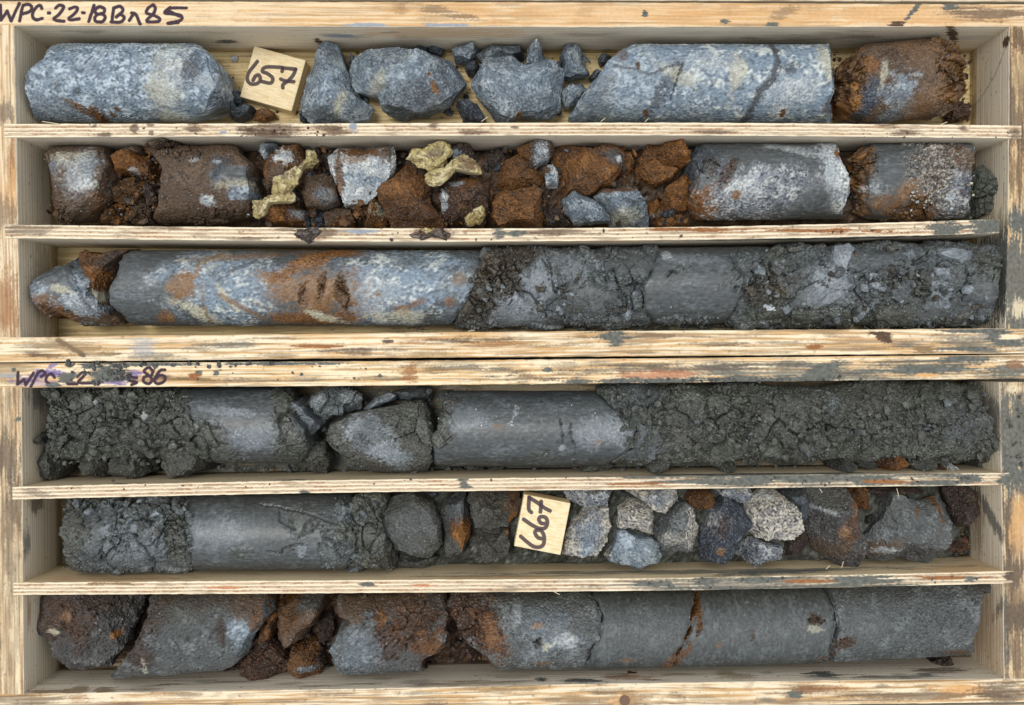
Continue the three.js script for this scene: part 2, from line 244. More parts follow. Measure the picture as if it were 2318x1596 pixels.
function coreGeo(o) {
  const R = o.R ?? 0.0445, yc = o.yc ?? FLOOR + R + 0.0005, A = at(o.axis[0], o.axis[1], yc), B = at(o.axis[2], o.axis[3], yc), L = Math.hypot(B[0] - A[0], B[2] - A[2]);
  const f = { R, yc, ax: A[0], az: A[2], ex: (B[0] - A[0]) / L, ez: (B[2] - A[2]) / L }, EL0 = ends(o.left, f), ER0 = ends(o.right, f), back = 1.25 * R / 1.06;
  // an end turned to the middle of the trays shows its broken face: the measured rim is the foot of that face
  const EL = o.faceLeft ? t => EL0(t) + Math.abs(f.ax) * back * o.faceLeft : EL0, ER = o.faceRight ? t => ER0(t) - Math.abs(B[0]) * back * o.faceRight : ER0;
  const step = o.step || 0.00105, al = []; const am = 1.72; const nt = Math.round(2 * am * R / step); for (let j = 0; j <= nt; j++) al.push(-am + 2 * am * j / nt); const nb = 16; for (let j = 1; j < nb; j++) al.push(am + (2 * Math.PI - 2 * am) * j / nb);
  const nC = al.length, len = (ER(0) - EL(0) + ER(-0.7) - EL(-0.7) + ER(0.7) - EL(0.7)) / 3, nU = Math.max(6, Math.round(len / step)), caps = 16, n = nC * (nU + 1) + 2 * (nC * (caps - 1) + 1);
  const pos = new Float32Array(n * 3), col = new Float32Array(n * 3), idx = []; let v = 0;
  const kind = K[o.kind], kL = K[o.capL || o.kind], kR = K[o.capR || o.kind], so = (o.seed || ++serial) * 3.7, jag = o.jag ?? 0.0022, lump = o.lump || 0;
  const chips = [], cr = rng(91 + serial * 7), chip = o.chip ?? 0;
  if (chip) for (const q of [0, 1]) for (let k = 0; k < 6; k++) { const a = -1.3 + 2.6 * (k + cr()) / 6, t = Math.sin(a), ee = q ? ER : EL, e = ee(t), sl = (ee(t + 0.06) - ee(t - 0.06)) / (0.12 * R), g = q ? 1 : -1, w = 0.5 + 0.6 * cr(), fl = Math.hypot(1, sl), as = g * w / fl, tn = -g * sl * w / fl + t * (0.5 + 0.5 * cr()), n = [f.ex * as - f.ez * tn, Math.cos(a) * 0.75, f.ez * as + f.ex * tn], l = Math.hypot(...n), dep = chip * (0.25 + 0.9 * cr()); n.forEach((v, i) => n[i] = v / l); const p = [f.ax + f.ex * e - f.ez * t * R, yc + Math.cos(a) * R, f.az + f.ez * e + f.ex * t * R]; chips.push([...n, n[0] * p[0] + n[1] * p[1] + n[2] * p[2] - dep, e, q]); }
  for (const c of o.cutAway || []) { const p = at(c[0], c[1], c[2]), l = Math.hypot(c[3], c[4], c[5]); chips.push([c[3] / l, c[4] / l, c[5] / l, (c[3] * p[0] + c[4] * p[1] + c[5] * p[2]) / l, 0, -1]); }
  const put = (s, a, rho, cap) => {
    const t = Math.sin(a) * rho, c = Math.cos(a) * rho;
    const near = Math.min(s - EL(t), ER(t) - s), worn = cap ? 0 : -(o.worn ?? 0.0022) * Math.exp(-Math.max(0, near) / 0.0022);
    let rr = R * rho, x = f.ax + f.ex * s - f.ez * t * R, y = yc + c * R, z = f.az + f.ez * s + f.ex * t * R;
    for (const c of chips) { if (c[5] >= 0 && Math.abs(s - c[4]) > 0.02) continue; const k = x * c[0] + y * c[1] + z * c[2] - c[3]; if (k > 0) { x -= c[0] * k; y -= c[1] * k; z -= c[2] * k; } }
    surface(x, y, z, cap ? (cap < 0 ? kL : kR) : kind, o.patches);
    let d = sf.d + (cap ? 0 : worn + lump * fb(x * 22 + so, y * 22, z * 22, 2) + 0.0006 * fb(x * 14, y * 14, z * 14, 2));
    if (cap) { const w = cap * (1 - rho) * 0 + cap * d; x += f.ex * w; z += f.ez * w; } else { x += -f.ez * Math.sin(a) * d; y += Math.cos(a) * d; z += f.ex * Math.sin(a) * d; }
    pos[v * 3] = x; pos[v * 3 + 1] = Math.max(FLOOR + 0.0003, y); pos[v * 3 + 2] = z; col[v * 3] = sf.r; col[v * 3 + 1] = sf.g; col[v * 3 + 2] = sf.b; return v++;
  };
  const edge = (e, a, rho, q) => { const t = Math.sin(a) * rho, c = Math.cos(a) * rho; return e(t) + jag * (fb(t * 3.2 + so, c * 3.2 + q, q * 7.1, 4) * 1.4) + (q ? 1 : -1) * (o.bulge ?? 0.003) * (1 - rho * rho); };
  for (let i = 0; i <= nU; i++) for (let j = 0; j < nC; j++) { const a = al[j]; put(lerp(edge(EL, a, 1, 0), edge(ER, a, 1, 1), i / nU), a, 1, 0); }
  for (let i = 0; i < nU; i++) for (let j = 0; j < nC; j++) { const a = i * nC + j, b = i * nC + (j + 1) % nC; idx.push(a, b, a + nC, b, b + nC, a + nC); }
  for (const q of [0, 1]) {
    let ring = q ? nU * nC : 0;
    for (let k = 1; k < caps; k++) { const s = v; for (let j = 0; j < nC; j++) put(edge(q ? ER : EL, al[j], 1 - k / caps, q), al[j], 1 - k / caps, q ? 1 : -1); for (let j = 0; j < nC; j++) { const a = ring + j, b = ring + (j + 1) % nC, c = s + j, d = s + (j + 1) % nC; if (q) idx.push(a, b, c, b, d, c); else idx.push(a, c, b, b, c, d); } ring = s; }
    const m = put(edge(q ? ER : EL, 0, 0, q), 0, 0, q ? 1 : -1); for (let j = 0; j < nC; j++) { const a = ring + j, b = ring + (j + 1) % nC; if (q) idx.push(a, b, m); else idx.push(a, m, b); }
  }
  return finish(pos, col, new Uint32Array(idx));
}
function core(label, kind, axis, left, right, o = {}) { return thing(o.name || 'drill_core', coreGeo({ kind, axis, left, right, ...o }), MATS[o.mat || 'damp'], label, o.category || 'drill core', o.group); }

// ---------------------------------------------------------------- loose crumbs, merged
function crumbs(name, label, list, mat = 'rock') {               // list: [px, py, y, size (m), kind]
  const r = rng(list.length * 13 + 5), P = [], Cc = [], I = []; const cs = cubeSphere(4);
  for (const [px, py, y, size, kind] of list) {
    const c = at(px, py, y), v0 = P.length / 3, sx = size * (0.7 + 0.6 * r()), sy = size * (0.5 + 0.4 * r()), sz = size * (0.6 + 0.5 * r()), so = r() * 90, pl = [0, 1, 2, 3, 4].map(() => { const t = r() * 6.3, w = r() * 1.4 - 0.4, h = Math.sqrt(Math.max(0, 1 - w * w)); return [Math.cos(t) * h, w, Math.sin(t) * h, 0.35 + 0.4 * r()]; }), ca = r() * 6.3, co = Math.cos(ca), si = Math.sin(ca);
    for (let i = 0; i < cs.dirs.length; i += 3) { let k = 1 + 0.5 * n3(cs.dirs[i] * 1.7 + so, cs.dirs[i + 1] * 1.7, cs.dirs[i + 2] * 1.7); for (const q of pl) { const c = cs.dirs[i] * q[0] + cs.dirs[i + 1] * q[1] + cs.dirs[i + 2] * q[2]; if (c > 0) k = Math.min(k, q[3] / c); } const x = cs.dirs[i] * sx * k, z = cs.dirs[i + 2] * sz * k; const X = c[0] + x * co - z * si, Y = c[1] + cs.dirs[i + 1] * sy * k, Z = c[2] + x * si + z * co; P.push(X, Y, Z); K[kind](X, Y, Z); Cc.push(Math.max(0.004, out.r), Math.max(0.004, out.g), Math.max(0.004, out.b)); }
    for (const k of cs.idx) I.push(v0 + k);
  }
  const m = thing(name, finish(new Float32Array(P), new Float32Array(Cc), I), MATS[mat], label, 'crumbs'); m.userData.kind = 'stuff'; return m;
}

// ---------------------------------------------------------------- timber boards: long prisms with eased edges and their own painted-in grain
const DIRT = { mud: ['#43443e', '#696b66'], brownmud: ['#3f2d20', '#5a4330'], rust: ['#7d4e29', '#94653c'], purple: ['#5b4a86', '#7c70a4'], damp: ['#8a724f', '#7a6347'], blue: ['#7d848f', '#989ea6'], ink: ['#2b1a26', '#3b2733'], warm: ['#c0905a', '#cfa674'], red: ['#a8694a', '#bd8a68'], pale: ['#d8c6a2', '#e2d3b4'], dark: ['#4d4238', '#665748'] };  // mud and brownmud also paint shade on the second tray floor
function curve(pts, n) { const c = new THREE.CatmullRomCurve3(pts.map(p => new THREE.Vector3(p[0], 0, p[1])), false, 'catmullrom', 0.5); const L = pts.length === 2 ? i => [lerp(pts[0][0], pts[1][0], i), lerp(pts[0][1], pts[1][1], i)] : i => { const v = c.getPoint(i); return [v.x, v.z]; }; const o = []; for (let i = 0; i <= n; i++) o.push(L(i / n)); return o; }
function boardTexture(o, ea, eb, W, H, len, per, sideA, width) {
  const d = new Uint8Array(W * H * 4), bm = new Uint8Array(W * H * 4), s0 = o.seed * 17.3, n = ea.length - 1;
  const st = o.style, sp = (o.patches || []), pale = C(o.pale || '#d8c8aa'), tan = C(o.tan || '#bf9f78'), grey = C(o.grey || '#8d7c66'), dk = C('#54463a'), sidec = C(o.side || '#ddd2bd'), side2 = C('#c2b194');
  const enc = v => { v = v <= 0.0031308 ? 12.92 * v : 1.055 * Math.pow(v, 1 / 2.4) - 0.055; return Math.max(0, Math.min(255, Math.round(v * 255))); };
  const dirt = o.dirt ?? 0.5;
  const glueLine = C('#6a4a30'), streak = C('#6d543a'), plyWeathered = C('#8b7c66'), mottle = C('#94795a'), plyPale = C('#eadfc4');
  for (let ty = 0; ty < H; ty++) {
    const Aq = (ty + 0.5) / H * per, zone = Aq < sideA ? 0 : Aq < sideA + width ? 1 : 2, bw = (Aq - sideA) / width;
    for (let tx = 0; tx < W; tx++) {
      if (zone === o.hidden) { const k = (ty * W + tx) * 4; d[k] = 170; d[k + 1] = 152; d[k + 2] = 122; d[k + 3] = bm[k + 3] = 255; bm[k] = bm[k + 1] = bm[k + 2] = 110; continue; }
      const u = (tx + 0.5) / W, Lq = u * len, ei = Math.min(n - 1, Math.floor(u * n)), et = u * n - ei;
      const ax = lerp(ea[ei][0], ea[ei + 1][0], et), ay = lerp(ea[ei][1], ea[ei + 1][1], et), bx = lerp(eb[ei][0], eb[ei + 1][0], et), by = lerp(eb[ei][1], eb[ei + 1][1], et);
      let X, Y; if (zone === 1) { X = lerp(ax, bx, bw); Y = lerp(ay, by, bw); } else { X = o.across ? ay : ax; Y = (zone === 0 ? sideA - Aq : Aq - sideA - width) / UNIT; }
      const warp = 0.0035 * n3(Lq * 3 + s0, Aq * 25, s0), g1 = n3(Lq * 9 + s0, (Aq + warp) * 330, 2.5), g2 = n3(Lq * 40 + s0, (Aq + warp) * 900, 7.5), ringp = Math.sin((Aq + 0.006 * n3(Lq * 1.6 + s0, Aq * 40, 4) + s0) * 2 * Math.PI / 0.0052), blot = fb(Lq * 14 + s0, Aq * 60, 3.1, 3), fine = n3(Lq * 500, Aq * 700, 1);
      let r, g, b, h;
      if (st === 'ply' && zone === 1) {
        const vv = bw + 0.018 * n3(Lq * 30 + s0, 0, 1) + 0.012 * n3(Lq * 160, s0, 2), band = vv * 3.5, k = band - Math.floor(band), lightBand = k < 0.56, ed = Math.min(Math.abs(k - 0.56), k, 1 - k);
        const m = lightBand ? 0.1 + 0.25 * (g2 + 0.5) : 0.75 + 0.3 * n3(Lq * 330 + s0, Aq * 300, 5);
        const br = C(fb(Lq * 18 + s0, Math.floor(band) * 3.3, 2, 2) > 0.1 ? '#94653a' : '#b3977a');
        r = lerp(plyPale[0], br[0], m); g = lerp(plyPale[1], br[1], m); b = lerp(plyPale[2], br[2], m);
        const gl = (1 - ss(0.02, 0.1, ed)) * (0.55 + 0.4 * n3(Lq * 60, Math.floor(band) + s0, 3)); r = lerp(r, glueLine[0], gl); g = lerp(g, glueLine[1], gl); b = lerp(b, glueLine[2], gl);
        h = (lightBand ? 0.75 : 0.4) + 0.2 * g2 - gl * 0.4;
        const wth = ss(0.35 - 0.3 * dirt, 0.85 - 0.3 * dirt, fb(Lq * 26 + s0, Aq * 130, 8, 3) + 0.4 * g2) * 0.7; r = lerp(r, plyWeathered[0], wth); g = lerp(g, plyWeathered[1], wth); b = lerp(b, plyWeathered[2], wth);
      } else if (zone === 1) {
        const m = ss(-0.45, 0.6, 0.35 * ringp + 1.1 * g1 + 0.5 * g2 + 0.6 * blot); r = lerp(pale[0], tan[0], m); g = lerp(pale[1], tan[1], m); b = lerp(pale[2], tan[2], m);
        const w = ss(0.42 - 0.35 * dirt, 0.85, g1 + 0.6 * fb(Lq * 8 + 3 * s0, Aq * 90, 9, 3) + 0.45 * g2) * (0.45 + 0.5 * dirt); r = lerp(r, grey[0], w); g = lerp(g, grey[1], w); b = lerp(b, grey[2], w);
        const sk = ss(0.16, 0.5, n3(Lq * 13 + s0 * 2, (Aq + warp) * 560, 17) + 0.5 * n3(Lq * 4 + s0, Aq * 120, 19)) * (0.22 + 0.62 * dirt), sc = streak; r = lerp(r, sc[0], sk); g = lerp(g, sc[1], sk); b = lerp(b, sc[2], sk);
        const mo = ss(0.05, 0.6, fb(Lq * 75 + s0, Aq * 120, 14, 3)) * 0.55 * dirt, mc = mottle; r = lerp(r, mc[0], mo); g = lerp(g, mc[1], mo); b = lerp(b, mc[2], mo);
        const q = ss(0.5 - 0.25 * dirt, 0.85, fb(Lq * 30 + s0, Aq * 150, 6, 3)) * 0.8 * dirt; r = lerp(r, dk[0], q); g = lerp(g, dk[1], q); b = lerp(b, dk[2], q);
        h = 0.5 + 0.25 * g1 + 0.2 * g2 - 0.2 * w;
      } else {
        const m = ss(-0.4, 0.9, 0.7 * ringp + 0.8 * g1); r = lerp(sidec[0], side2[0], m * 0.75); g = lerp(sidec[1], side2[1], m * 0.75); b = lerp(sidec[2], side2[2], m * 0.75);
        const q = ss(0.45, 0.8, blot + 0.3 * g1) * 0.45; r = lerp(r, dk[0], q * 0.6); g = lerp(g, dk[1], q * 0.6); b = lerp(b, dk[2], q * 0.6); h = 0.5 + 0.15 * g1;
      }
      const vz = 1 + 0.1 * fine; r *= vz; g *= vz; b *= vz;
      const spk = ss(0.46, 0.6, n3(Lq * 170 + s0, Aq * 170, 12)) * 0.6 * dirt; r = lerp(r, dk[0], spk); g = lerp(g, dk[1], spk); b = lerp(b, dk[2], spk);
      let nz = null;
      for (const p of sp) {
        if ((p.zone ?? 1) !== zone) continue;
        if (p.pts ? (X < p.x0 || X > p.x1 || Y < p.y0 || Y > p.y1) : (Math.abs(X - p.cx) > p.far || Math.abs(Y - p.cy) > p.far)) continue;
        let mcov; if (p.ink) mcov = (1 - ss(0.8, 1.15, segd(X, Y, p.pts) / p.w + 0.1 * fine)) * p.amt;
        else { if (nz === null) nz = 0.7 * fb(Lq * 34 + s0, Aq * 120, 21, 3) + 0.75 * n3(Lq * 22 + s0, (Aq + warp) * 430, 23) + 0.45 * n3(Lq * 300, Aq * 500, 3); mcov = cover(p, X, Y, nz * 1.3); }
        if (mcov < 0.01) continue; const [c1, c2] = DIRT[p.kind].map(C), t = p.ink ? 0.5 + 0.5 * g2 : 0.5 + 0.6 * n3(Lq * 240, Aq * 240, 6);
        r = lerp(r, lerp(c1[0], c2[0], t), mcov); g = lerp(g, lerp(c1[1], c2[1], t), mcov); b = lerp(b, lerp(c1[2], c2[2], t), mcov); if (p.kind === 'mud' || p.kind === 'brownmud') h = lerp(h, 0.9 + 0.3 * fine, mcov);
      }
      const k = (ty * W + tx) * 4; d[k] = enc(r); d[k + 1] = enc(g); d[k + 2] = enc(b); d[k + 3] = 255; const hb = Math.max(0, Math.min(255, Math.round(h * 200))); bm[k] = bm[k + 1] = bm[k + 2] = hb; bm[k + 3] = 255;
    }
  }
  const mkT = (a, srgb) => { const t = new THREE.DataTexture(a, W, H, THREE.RGBAFormat); if (srgb) t.colorSpace = THREE.SRGBColorSpace; t.magFilter = THREE.LinearFilter; t.minFilter = THREE.LinearFilter; t.needsUpdate = true; return t; };
  return [mkT(d, true), mkT(bm, false)];
}
function board(parent, name, o) {                                // o.a, o.b: the two long top edges in plan
  const yT = o.top ?? RAIL, yB = o.bottom ?? FLOOR, nL = o.segments || 160, ea = curve(o.a, nL), eb = curve(o.b, nL);
  const wa = ea.map(p => at(p[0], p[1], yT)), wb = eb.map(p => at(p[0], p[1], yT)), len = Math.hypot(wa[nL][0] - wa[0][0], wa[nL][2] - wa[0][2]), mid = nL >> 1, width = Math.hypot(wa[mid][0] - wb[mid][0], wa[mid][2] - wb[mid][2]), dep = yT - yB, per = dep * 2 + width;
  const c = o.ease ?? 0.0012, prof = []; // [across 0..1, inset, height, v]
  for (let k = 0; k <= 5; k++) prof.push([0, 0, yB + (dep - c) * k / 5, (dep - c) * k / 5]);
  prof.push([0, c * 0.3, yT - c * 0.3, dep]); for (let k = 0; k <= 8; k++) { const w = c + (width - 2 * c) * k / 8; prof.push([null, w, yT, dep + w]); } prof.push([1, -c * 0.3, yT - c * 0.3, dep + width]);
  for (let k = 5; k >= 0; k--) prof.push([1, 0, yB + (dep - c) * k / 5, per - (dep - c) * k / 5]);
  const P = [], U = [], I = [], m = prof.length, sd = o.seed * 5.1;
  for (let i = 0; i <= nL; i++) {
    const A = wa[i], B = wb[i], dx = (B[0] - A[0]), dz = (B[2] - A[2]), l = Math.hypot(dx, dz);
    prof.forEach(([s, w, y, v], k) => { const q = s === 0 ? w : s === 1 ? l + w : w * l / width, hi = (y - yB) / dep, jx = 0.0006 * n3(i * 0.53 + sd, k * 0.31, 3) * hi, jy = k > 5 && k < m - 6 ? 0.0006 * n3(i * 0.23 + sd, k * 0.45, 9) + 0.0005 * n3(i * 0.83 + sd, k * 0.9, 19) : 0; P.push(A[0] + dx / l * (q + jx), y + jy, A[2] + dz / l * (q + jx)); U.push(i / nL, v / per); });
    if (i) for (let k = 0; k < m; k++) { const a = (i - 1) * m + k, b = (i - 1) * m + (k + 1) % m; I.push(a, a + m, b, b, a + m, b + m); }
  }
  for (const e of [0, nL]) { const v0 = P.length / 3; for (let k = 0; k < m; k++) { const s = (e * m + k) * 3; P.push(P[s], P[s + 1], P[s + 2]); U.push(0.02 + 0.02 * (k < m / 2 ? 0 : 1), 0.1 + 0.3 * k / m); } for (let k = 1; k < m - 1; k++) e ? I.push(v0, v0 + k, v0 + k + 1) : I.push(v0, v0 + k + 1, v0 + k); }
  const g = new THREE.BufferGeometry(); g.setAttribute('position', new THREE.BufferAttribute(new Float32Array(P), 3)); g.setAttribute('uv', new THREE.BufferAttribute(new Float32Array(U), 2));
  // winding: the across direction may run either way
  const flip = (wb[0][0] - wa[0][0]) * (wa[nL][2] - wa[0][2]) - (wb[0][2] - wa[0][2]) * (wa[nL][0] - wa[0][0]) > 0; if (flip) for (let k = 0; k < I.length; k += 3) [I[k], I[k + 1]] = [I[k + 1], I[k]];
  g.setIndex(I); g.computeVertexNormals();
  const W = Math.min(2048, Math.round(len / 0.0007)), H = Math.round(per / 0.0007), [map, bump] = boardTexture({ ...o }, ea, eb, W, H, len, per, dep, width);
  g.translate(-parent.position.x, -parent.position.y, -parent.position.z);
  return mesh(name, g, new THREE.MeshStandardMaterial({ map, bumpMap: bump, bumpScale: 0.0012, roughness: 0.82 }), parent);
}

// ---------------------------------------------------------------- ground
{
  const g = new THREE.PlaneGeometry(8, 8, 1, 1); g.rotateX(-Math.PI / 2);
  const N = 256, d = new Uint8Array(N * N * 4); for (let i = 0; i < N * N; i++) { const v = 62 + 26 * fb((i % N) / 9, Math.floor(i / N) / 9, 1, 3); d[i * 4] = v; d[i * 4 + 1] = v * 0.93; d[i * 4 + 2] = v * 0.84; d[i * 4 + 3] = 255; }
  const t = new THREE.DataTexture(d, N, N, THREE.RGBAFormat); t.colorSpace = THREE.SRGBColorSpace; t.wrapS = t.wrapT = THREE.RepeatWrapping; t.repeat.set(16, 16); t.magFilter = THREE.LinearFilter; t.needsUpdate = true;
  const m = mesh('ground', g, new THREE.MeshStandardMaterial({ map: t, roughness: 0.95 }), scene); m.userData.kind = 'structure';
}

// ---------------------------------------------------------------- marker pen lettering: strokes in plan
function letters(strokes, x0, y0, k, w, kind = 'ink') { return strokes.map(s => { const p = []; for (let i = 0; i < s.length; i += 2) p.push([x0 + s[i] / k, y0 + s[i + 1] / k]); if (p.length === 1) p.push([p[0][0] + 0.6, p[0][1]]); let q = p; if (p.length > 2) q = curve(p, p.length * 5); return Object.assign(V(kind, q, w), { ink: true }); }); }
const ID1 = letters([[5, 60, 10, 232], [10, 232, 85, 132], [85, 132, 130, 245], [130, 245, 225, 40], [268, 62, 228, 245], [268, 62, 330, 50, 372, 85, 345, 140, 255, 165], [490, 100, 470, 65, 430, 80, 385, 150, 385, 205, 430, 232, 495, 215], [565, 150, 582, 150], [650, 95, 690, 62, 742, 75, 730, 120, 680, 178, 632, 215, 660, 240, 750, 250], [815, 105, 870, 82, 905, 95, 890, 140, 840, 185, 805, 215, 830, 235, 925, 220], [965, 148, 985, 150], [1100, 65, 1038, 250], [1215, 95, 1165, 80, 1115, 110, 1125, 155, 1210, 172, 1230, 215, 1190, 258, 1120, 250, 1110, 205, 1150, 165, 1215, 145, 1222, 105], [1330, 95, 1308, 250], [1330, 95, 1400, 75, 1438, 110, 1420, 150, 1360, 200], [1400, 165, 1452, 200, 1430, 245, 1380, 260, 1300, 255], [1512, 238, 1560, 165], [1540, 150, 1590, 172, 1640, 285], [1790, 55, 1735, 95, 1715, 150, 1790, 175, 1865, 215, 1850, 252, 1730, 255, 1725, 225, 1790, 165, 1818, 100, 1790, 55], [2180, 92, 1990, 95], [1990, 85, 1930, 150, 2110, 180, 2110, 240, 1965, 272], [1960, 120, 2045, 165], [2000, 150, 2100, 190], [1975, 275, 2085, 265]], 0, 0, 5.169, 3.9);
const ID2 = letters([[210, 185, 205, 325], [205, 325, 280, 268], [280, 268, 300, 330], [300, 330, 390, 195], [440, 190, 360, 355], [440, 190, 490, 165, 530, 195, 480, 232], [640, 245, 600, 200, 550, 230, 540, 290, 600, 330], [845, 180, 872, 210, 840, 260, 790, 315, 900, 320], [905, 235, 960, 190, 1005, 190, 970, 240, 920, 300, 1080, 312], [1190, 250, 1150, 322], [1480, 230, 1530, 205, 1500, 270, 1600, 300, 1540, 328], [1500, 240, 1600, 250], [1780, 160, 1740, 130, 1685, 170, 1740, 222, 1780, 270, 1740, 318, 1680, 290, 1690, 240, 1770, 220, 1790, 170], [1930, 155, 1880, 160, 1830, 220, 1810, 290, 1850, 318, 1920, 290, 1930, 235, 1870, 220, 1825, 260]], 0, 807.2, 5.169, 3.6);
function smears(seed, n, x0, x1, line, kinds, rx = 60, ry = 6, amt = 0.75) { const r = rng(seed), o = []; for (let i = 0; i < n; i++) { const x = lerp(x0, x1, (i + r()) / n); o.push(E(kinds[Math.floor(r() * kinds.length)], x, line(x) + (r() - 0.5) * 44, rx * (0.3 + r()), ry * (0.5 + 0.8 * r()), 0, 0.8, amt * (0.6 + 0.4 * r()))); } return o; }
const Z = (zone, p) => Object.assign(p, { zone });

// ---------------------------------------------------------------- the two core boxes
function group(name, label, category, x, z, grp) { const g = new THREE.Group(); g.name = numbered(name); g.position.set(x, 0, z); scene.add(g); return tag(g, label, category, grp); }
function floorBoard(parent, x0, x1, ya, yb, seed, o = {}) { const s = 1.087, f = (x, y) => [1159 + (x - 1159) / s, 798 + (y - 798) / s]; return board(parent, 'floor_board', { a: [f(x0, ya[0]), f(x1, ya[1])], b: [f(x0, yb[0]), f(x1, yb[1])], top: FLOOR, bottom: 0.001, seed, style: 'rail', dirt: 0.35, pale: '#c9b689', tan: '#b79f6e', ...o }); }
const nail = (parent, px, py, y, rx) => { const g = new THREE.CylinderGeometry(0.0058, 0.0058, 0.0016, 24, 1), q = at(px, py, y); if (rx) g.rotateX(rx); g.translate(q[0] - parent.position.x, q[1], q[2] - parent.position.z); return mesh('nail_head', g, new THREE.MeshStandardMaterial({ color: '#6d5445', metalness: 0.35, roughness: 0.65 }), parent); };

const box1 = group('core_box', 'wooden core tray of three channels marked WPC-22-18 Bx 85', 'core box', 0, -0.19);
floorBoard(box1, -24, 2342, [2, 6], [818, 798], 1, { patches: [E('mud', 1700, 700, 700, 60), E('brownmud', 1100, 430, 1000, 110), E('dark', 600, 150, 30, 12)] });
board(box1, 'rail', { a: [[-30, 2], [1159, 4], [2345, 9]], b: [[-30, 57], [1159, 61], [2345, 60]], hidden: 0, seed: 2, style: 'rail', dirt: 0.28, pale: '#d6bf9c', tan: '#c39c6c', patches: [
  E('pale', 150, 30, 320, 26, 0, 0.6, 0.55), ...smears(39, 16, 900, 2320, () => 20, ['damp', 'dark', 'brownmud'], 40, 9, 0.5), ...smears(40, 12, 60, 2250, () => 60, ['damp', 'blue', 'brownmud'], 40, 14, 0.4).map(p => Z(2, p)), E('warm', 1500, 30, 500, 24, 0, 0.5, 0.5), E('warm', 2050, 35, 260, 20, 0, 0.5, 0.6), E('blue', 1030, 58, 60, 5), E('blue', 830, 57, 40, 4), E('mud', 2070, 22, 26, 5, -50), E('mud', 1750, 56, 14, 6), E('mud', 1460, 30, 6, 6), E('brownmud', 2030, 56, 18, 7), E('dark', 1000, 25, 70, 10, 15, 0.6, 0.6), E('mud', 2150, 15, 22, 9), E('dark', 2230, 30, 90, 14, 0, 0.6, 0.8), E('mud', 1640, 50, 12, 5), E('dark', 1770, 30, 10, 30, 70, 0.6, 0.5), ...ID1,
  Z(2, E('dark', 1880, 70, 140, 26, -4, 0.6, 0.4)), Z(2, E('blue', 760, 60, 40, 12)), Z(2, E('mud', 480, 105, 30, 12)), Z(2, E('brownmud', 2180, 50, 60, 10, 60)), Z(2, E('blue', 880, 35, 20, 7)), Z(2, E('warm', 1000, 40, 200, 30, 0, 0.5, 0.5)), Z(2, E('brownmud', 700, 100, 8, 20))] });
board(box1, 'rail', { a: [[-30, 764], [833, 754], [1538, 748], [2345, 743]], b: [[-30, 821], [833, 811], [1538, 806], [2345, 800]], hidden: 2, seed: 3, style: 'rail', dirt: 0.6, pale: '#e0d1b4', tan: '#c49e6c', patches: [
  V('dark', [[130, 770], [188, 803]], 9), ...smears(31, 26, 20, 2300, x => 793 - x * 0.0085, ['mud', 'damp', 'brownmud'], 60, 6), ...smears(32, 12, 20, 2300, x => 793 - x * 0.009, ['rust', 'brownmud'], 50, 5, 0.6), E('damp', 150, 785, 70, 14, 10, 0.5, 0.6), E('mud', 1385, 760, 42, 12), E('mud', 1395, 772, 18, 10), E('brownmud', 2002, 766, 22, 10, 20), E('brownmud', 1990, 755, 24, 6), E('mud', 2250, 772, 110, 32, 0, 0.9, 0.7), E('mud', 2280, 770, 40, 20), E('pale', 2290, 762, 26, 7, 0, 0.3), E('mud', 2225, 750, 90, 6), E('mud', 2200, 790, 80, 5), E('rust', 1840, 785, 24, 5), E('rust', 730, 785, 50, 5), E('damp', 2090, 790, 24, 9), E('dark', 880, 773, 14, 6), E('blue', 325, 780, 26, 20, 0, 0.6, 0.6), E('dark', 1620, 780, 60, 5, 0, 0.6, 0.5)] });
board(box1, 'end_board', { across: true, a: [[-24, 50], [-18, 400], [-10, 772]], b: [[31, 50], [38, 400], [45, 772]], top: RAIL - 0.0006, hidden: 0, seed: 4, segments: 50, style: 'rail', dirt: 0.6, pale: '#d6c6a8', patches: [E('rust', 15, 690, 30, 80, 0, 0.5, 0.7), E('rust', 25, 390, 12, 60, 0, 0.5, 0.6), E('dark', 10, 255, 25, 25, 0, 0.5, 0.7), E('warm', 22, 440, 20, 60, 0, 0.5, 0.6), E('dark', 10, 480, 30, 30, 0, 0.6, 0.6), Z(2, E('damp', 640, 120, 90, 60, 0, 0.5, 0.4)), Z(2, E('dark', 180, 150, 60, 20, 0, 0.5, 0.4))] });
board(box1, 'end_board', { across: true, a: [[2285, 50], [2283, 400], [2276, 752]], b: [[2342, 50], [2341, 400], [2336, 752]], top: RAIL - 0.0006, hidden: 2, seed: 5, segments: 50, style: 'rail', dirt: 0.7, pale: '#cdb489', patches: [E('brownmud', 2312, 250, 40, 200, 0, 0.95, 0.55), E('brownmud', 2310, 90, 24, 36, 0, 0.6, 0.8), E('mud', 2312, 660, 60, 150, 0, 0.3, 0.95), E('mud', 2310, 500, 30, 34, 0, 0.4), E('dark', 2290, 280, 40, 70, 0, 0.6, 0.6), E('dark', 2284, 180, 5, 150, 0, 0.6, 0.9), E('pale', 2306, 700, 16, 22, 0, 0.4, 0.7), E('brownmud', 2300, 370, 20, 60, 0, 0.7, 0.5), Z(0, V('brownmud', [[95, 10], [150, 60], [190, 130], [200, 170]], 3, 0.45)), Z(0, E('brownmud', 90, 12, 12, 16)), Z(0, E('mud', 600, 40, 120, 90, 0, 0.4)), Z(0, E('pale', 480, 60, 40, 50, 0, 0.4, 0.5))] });
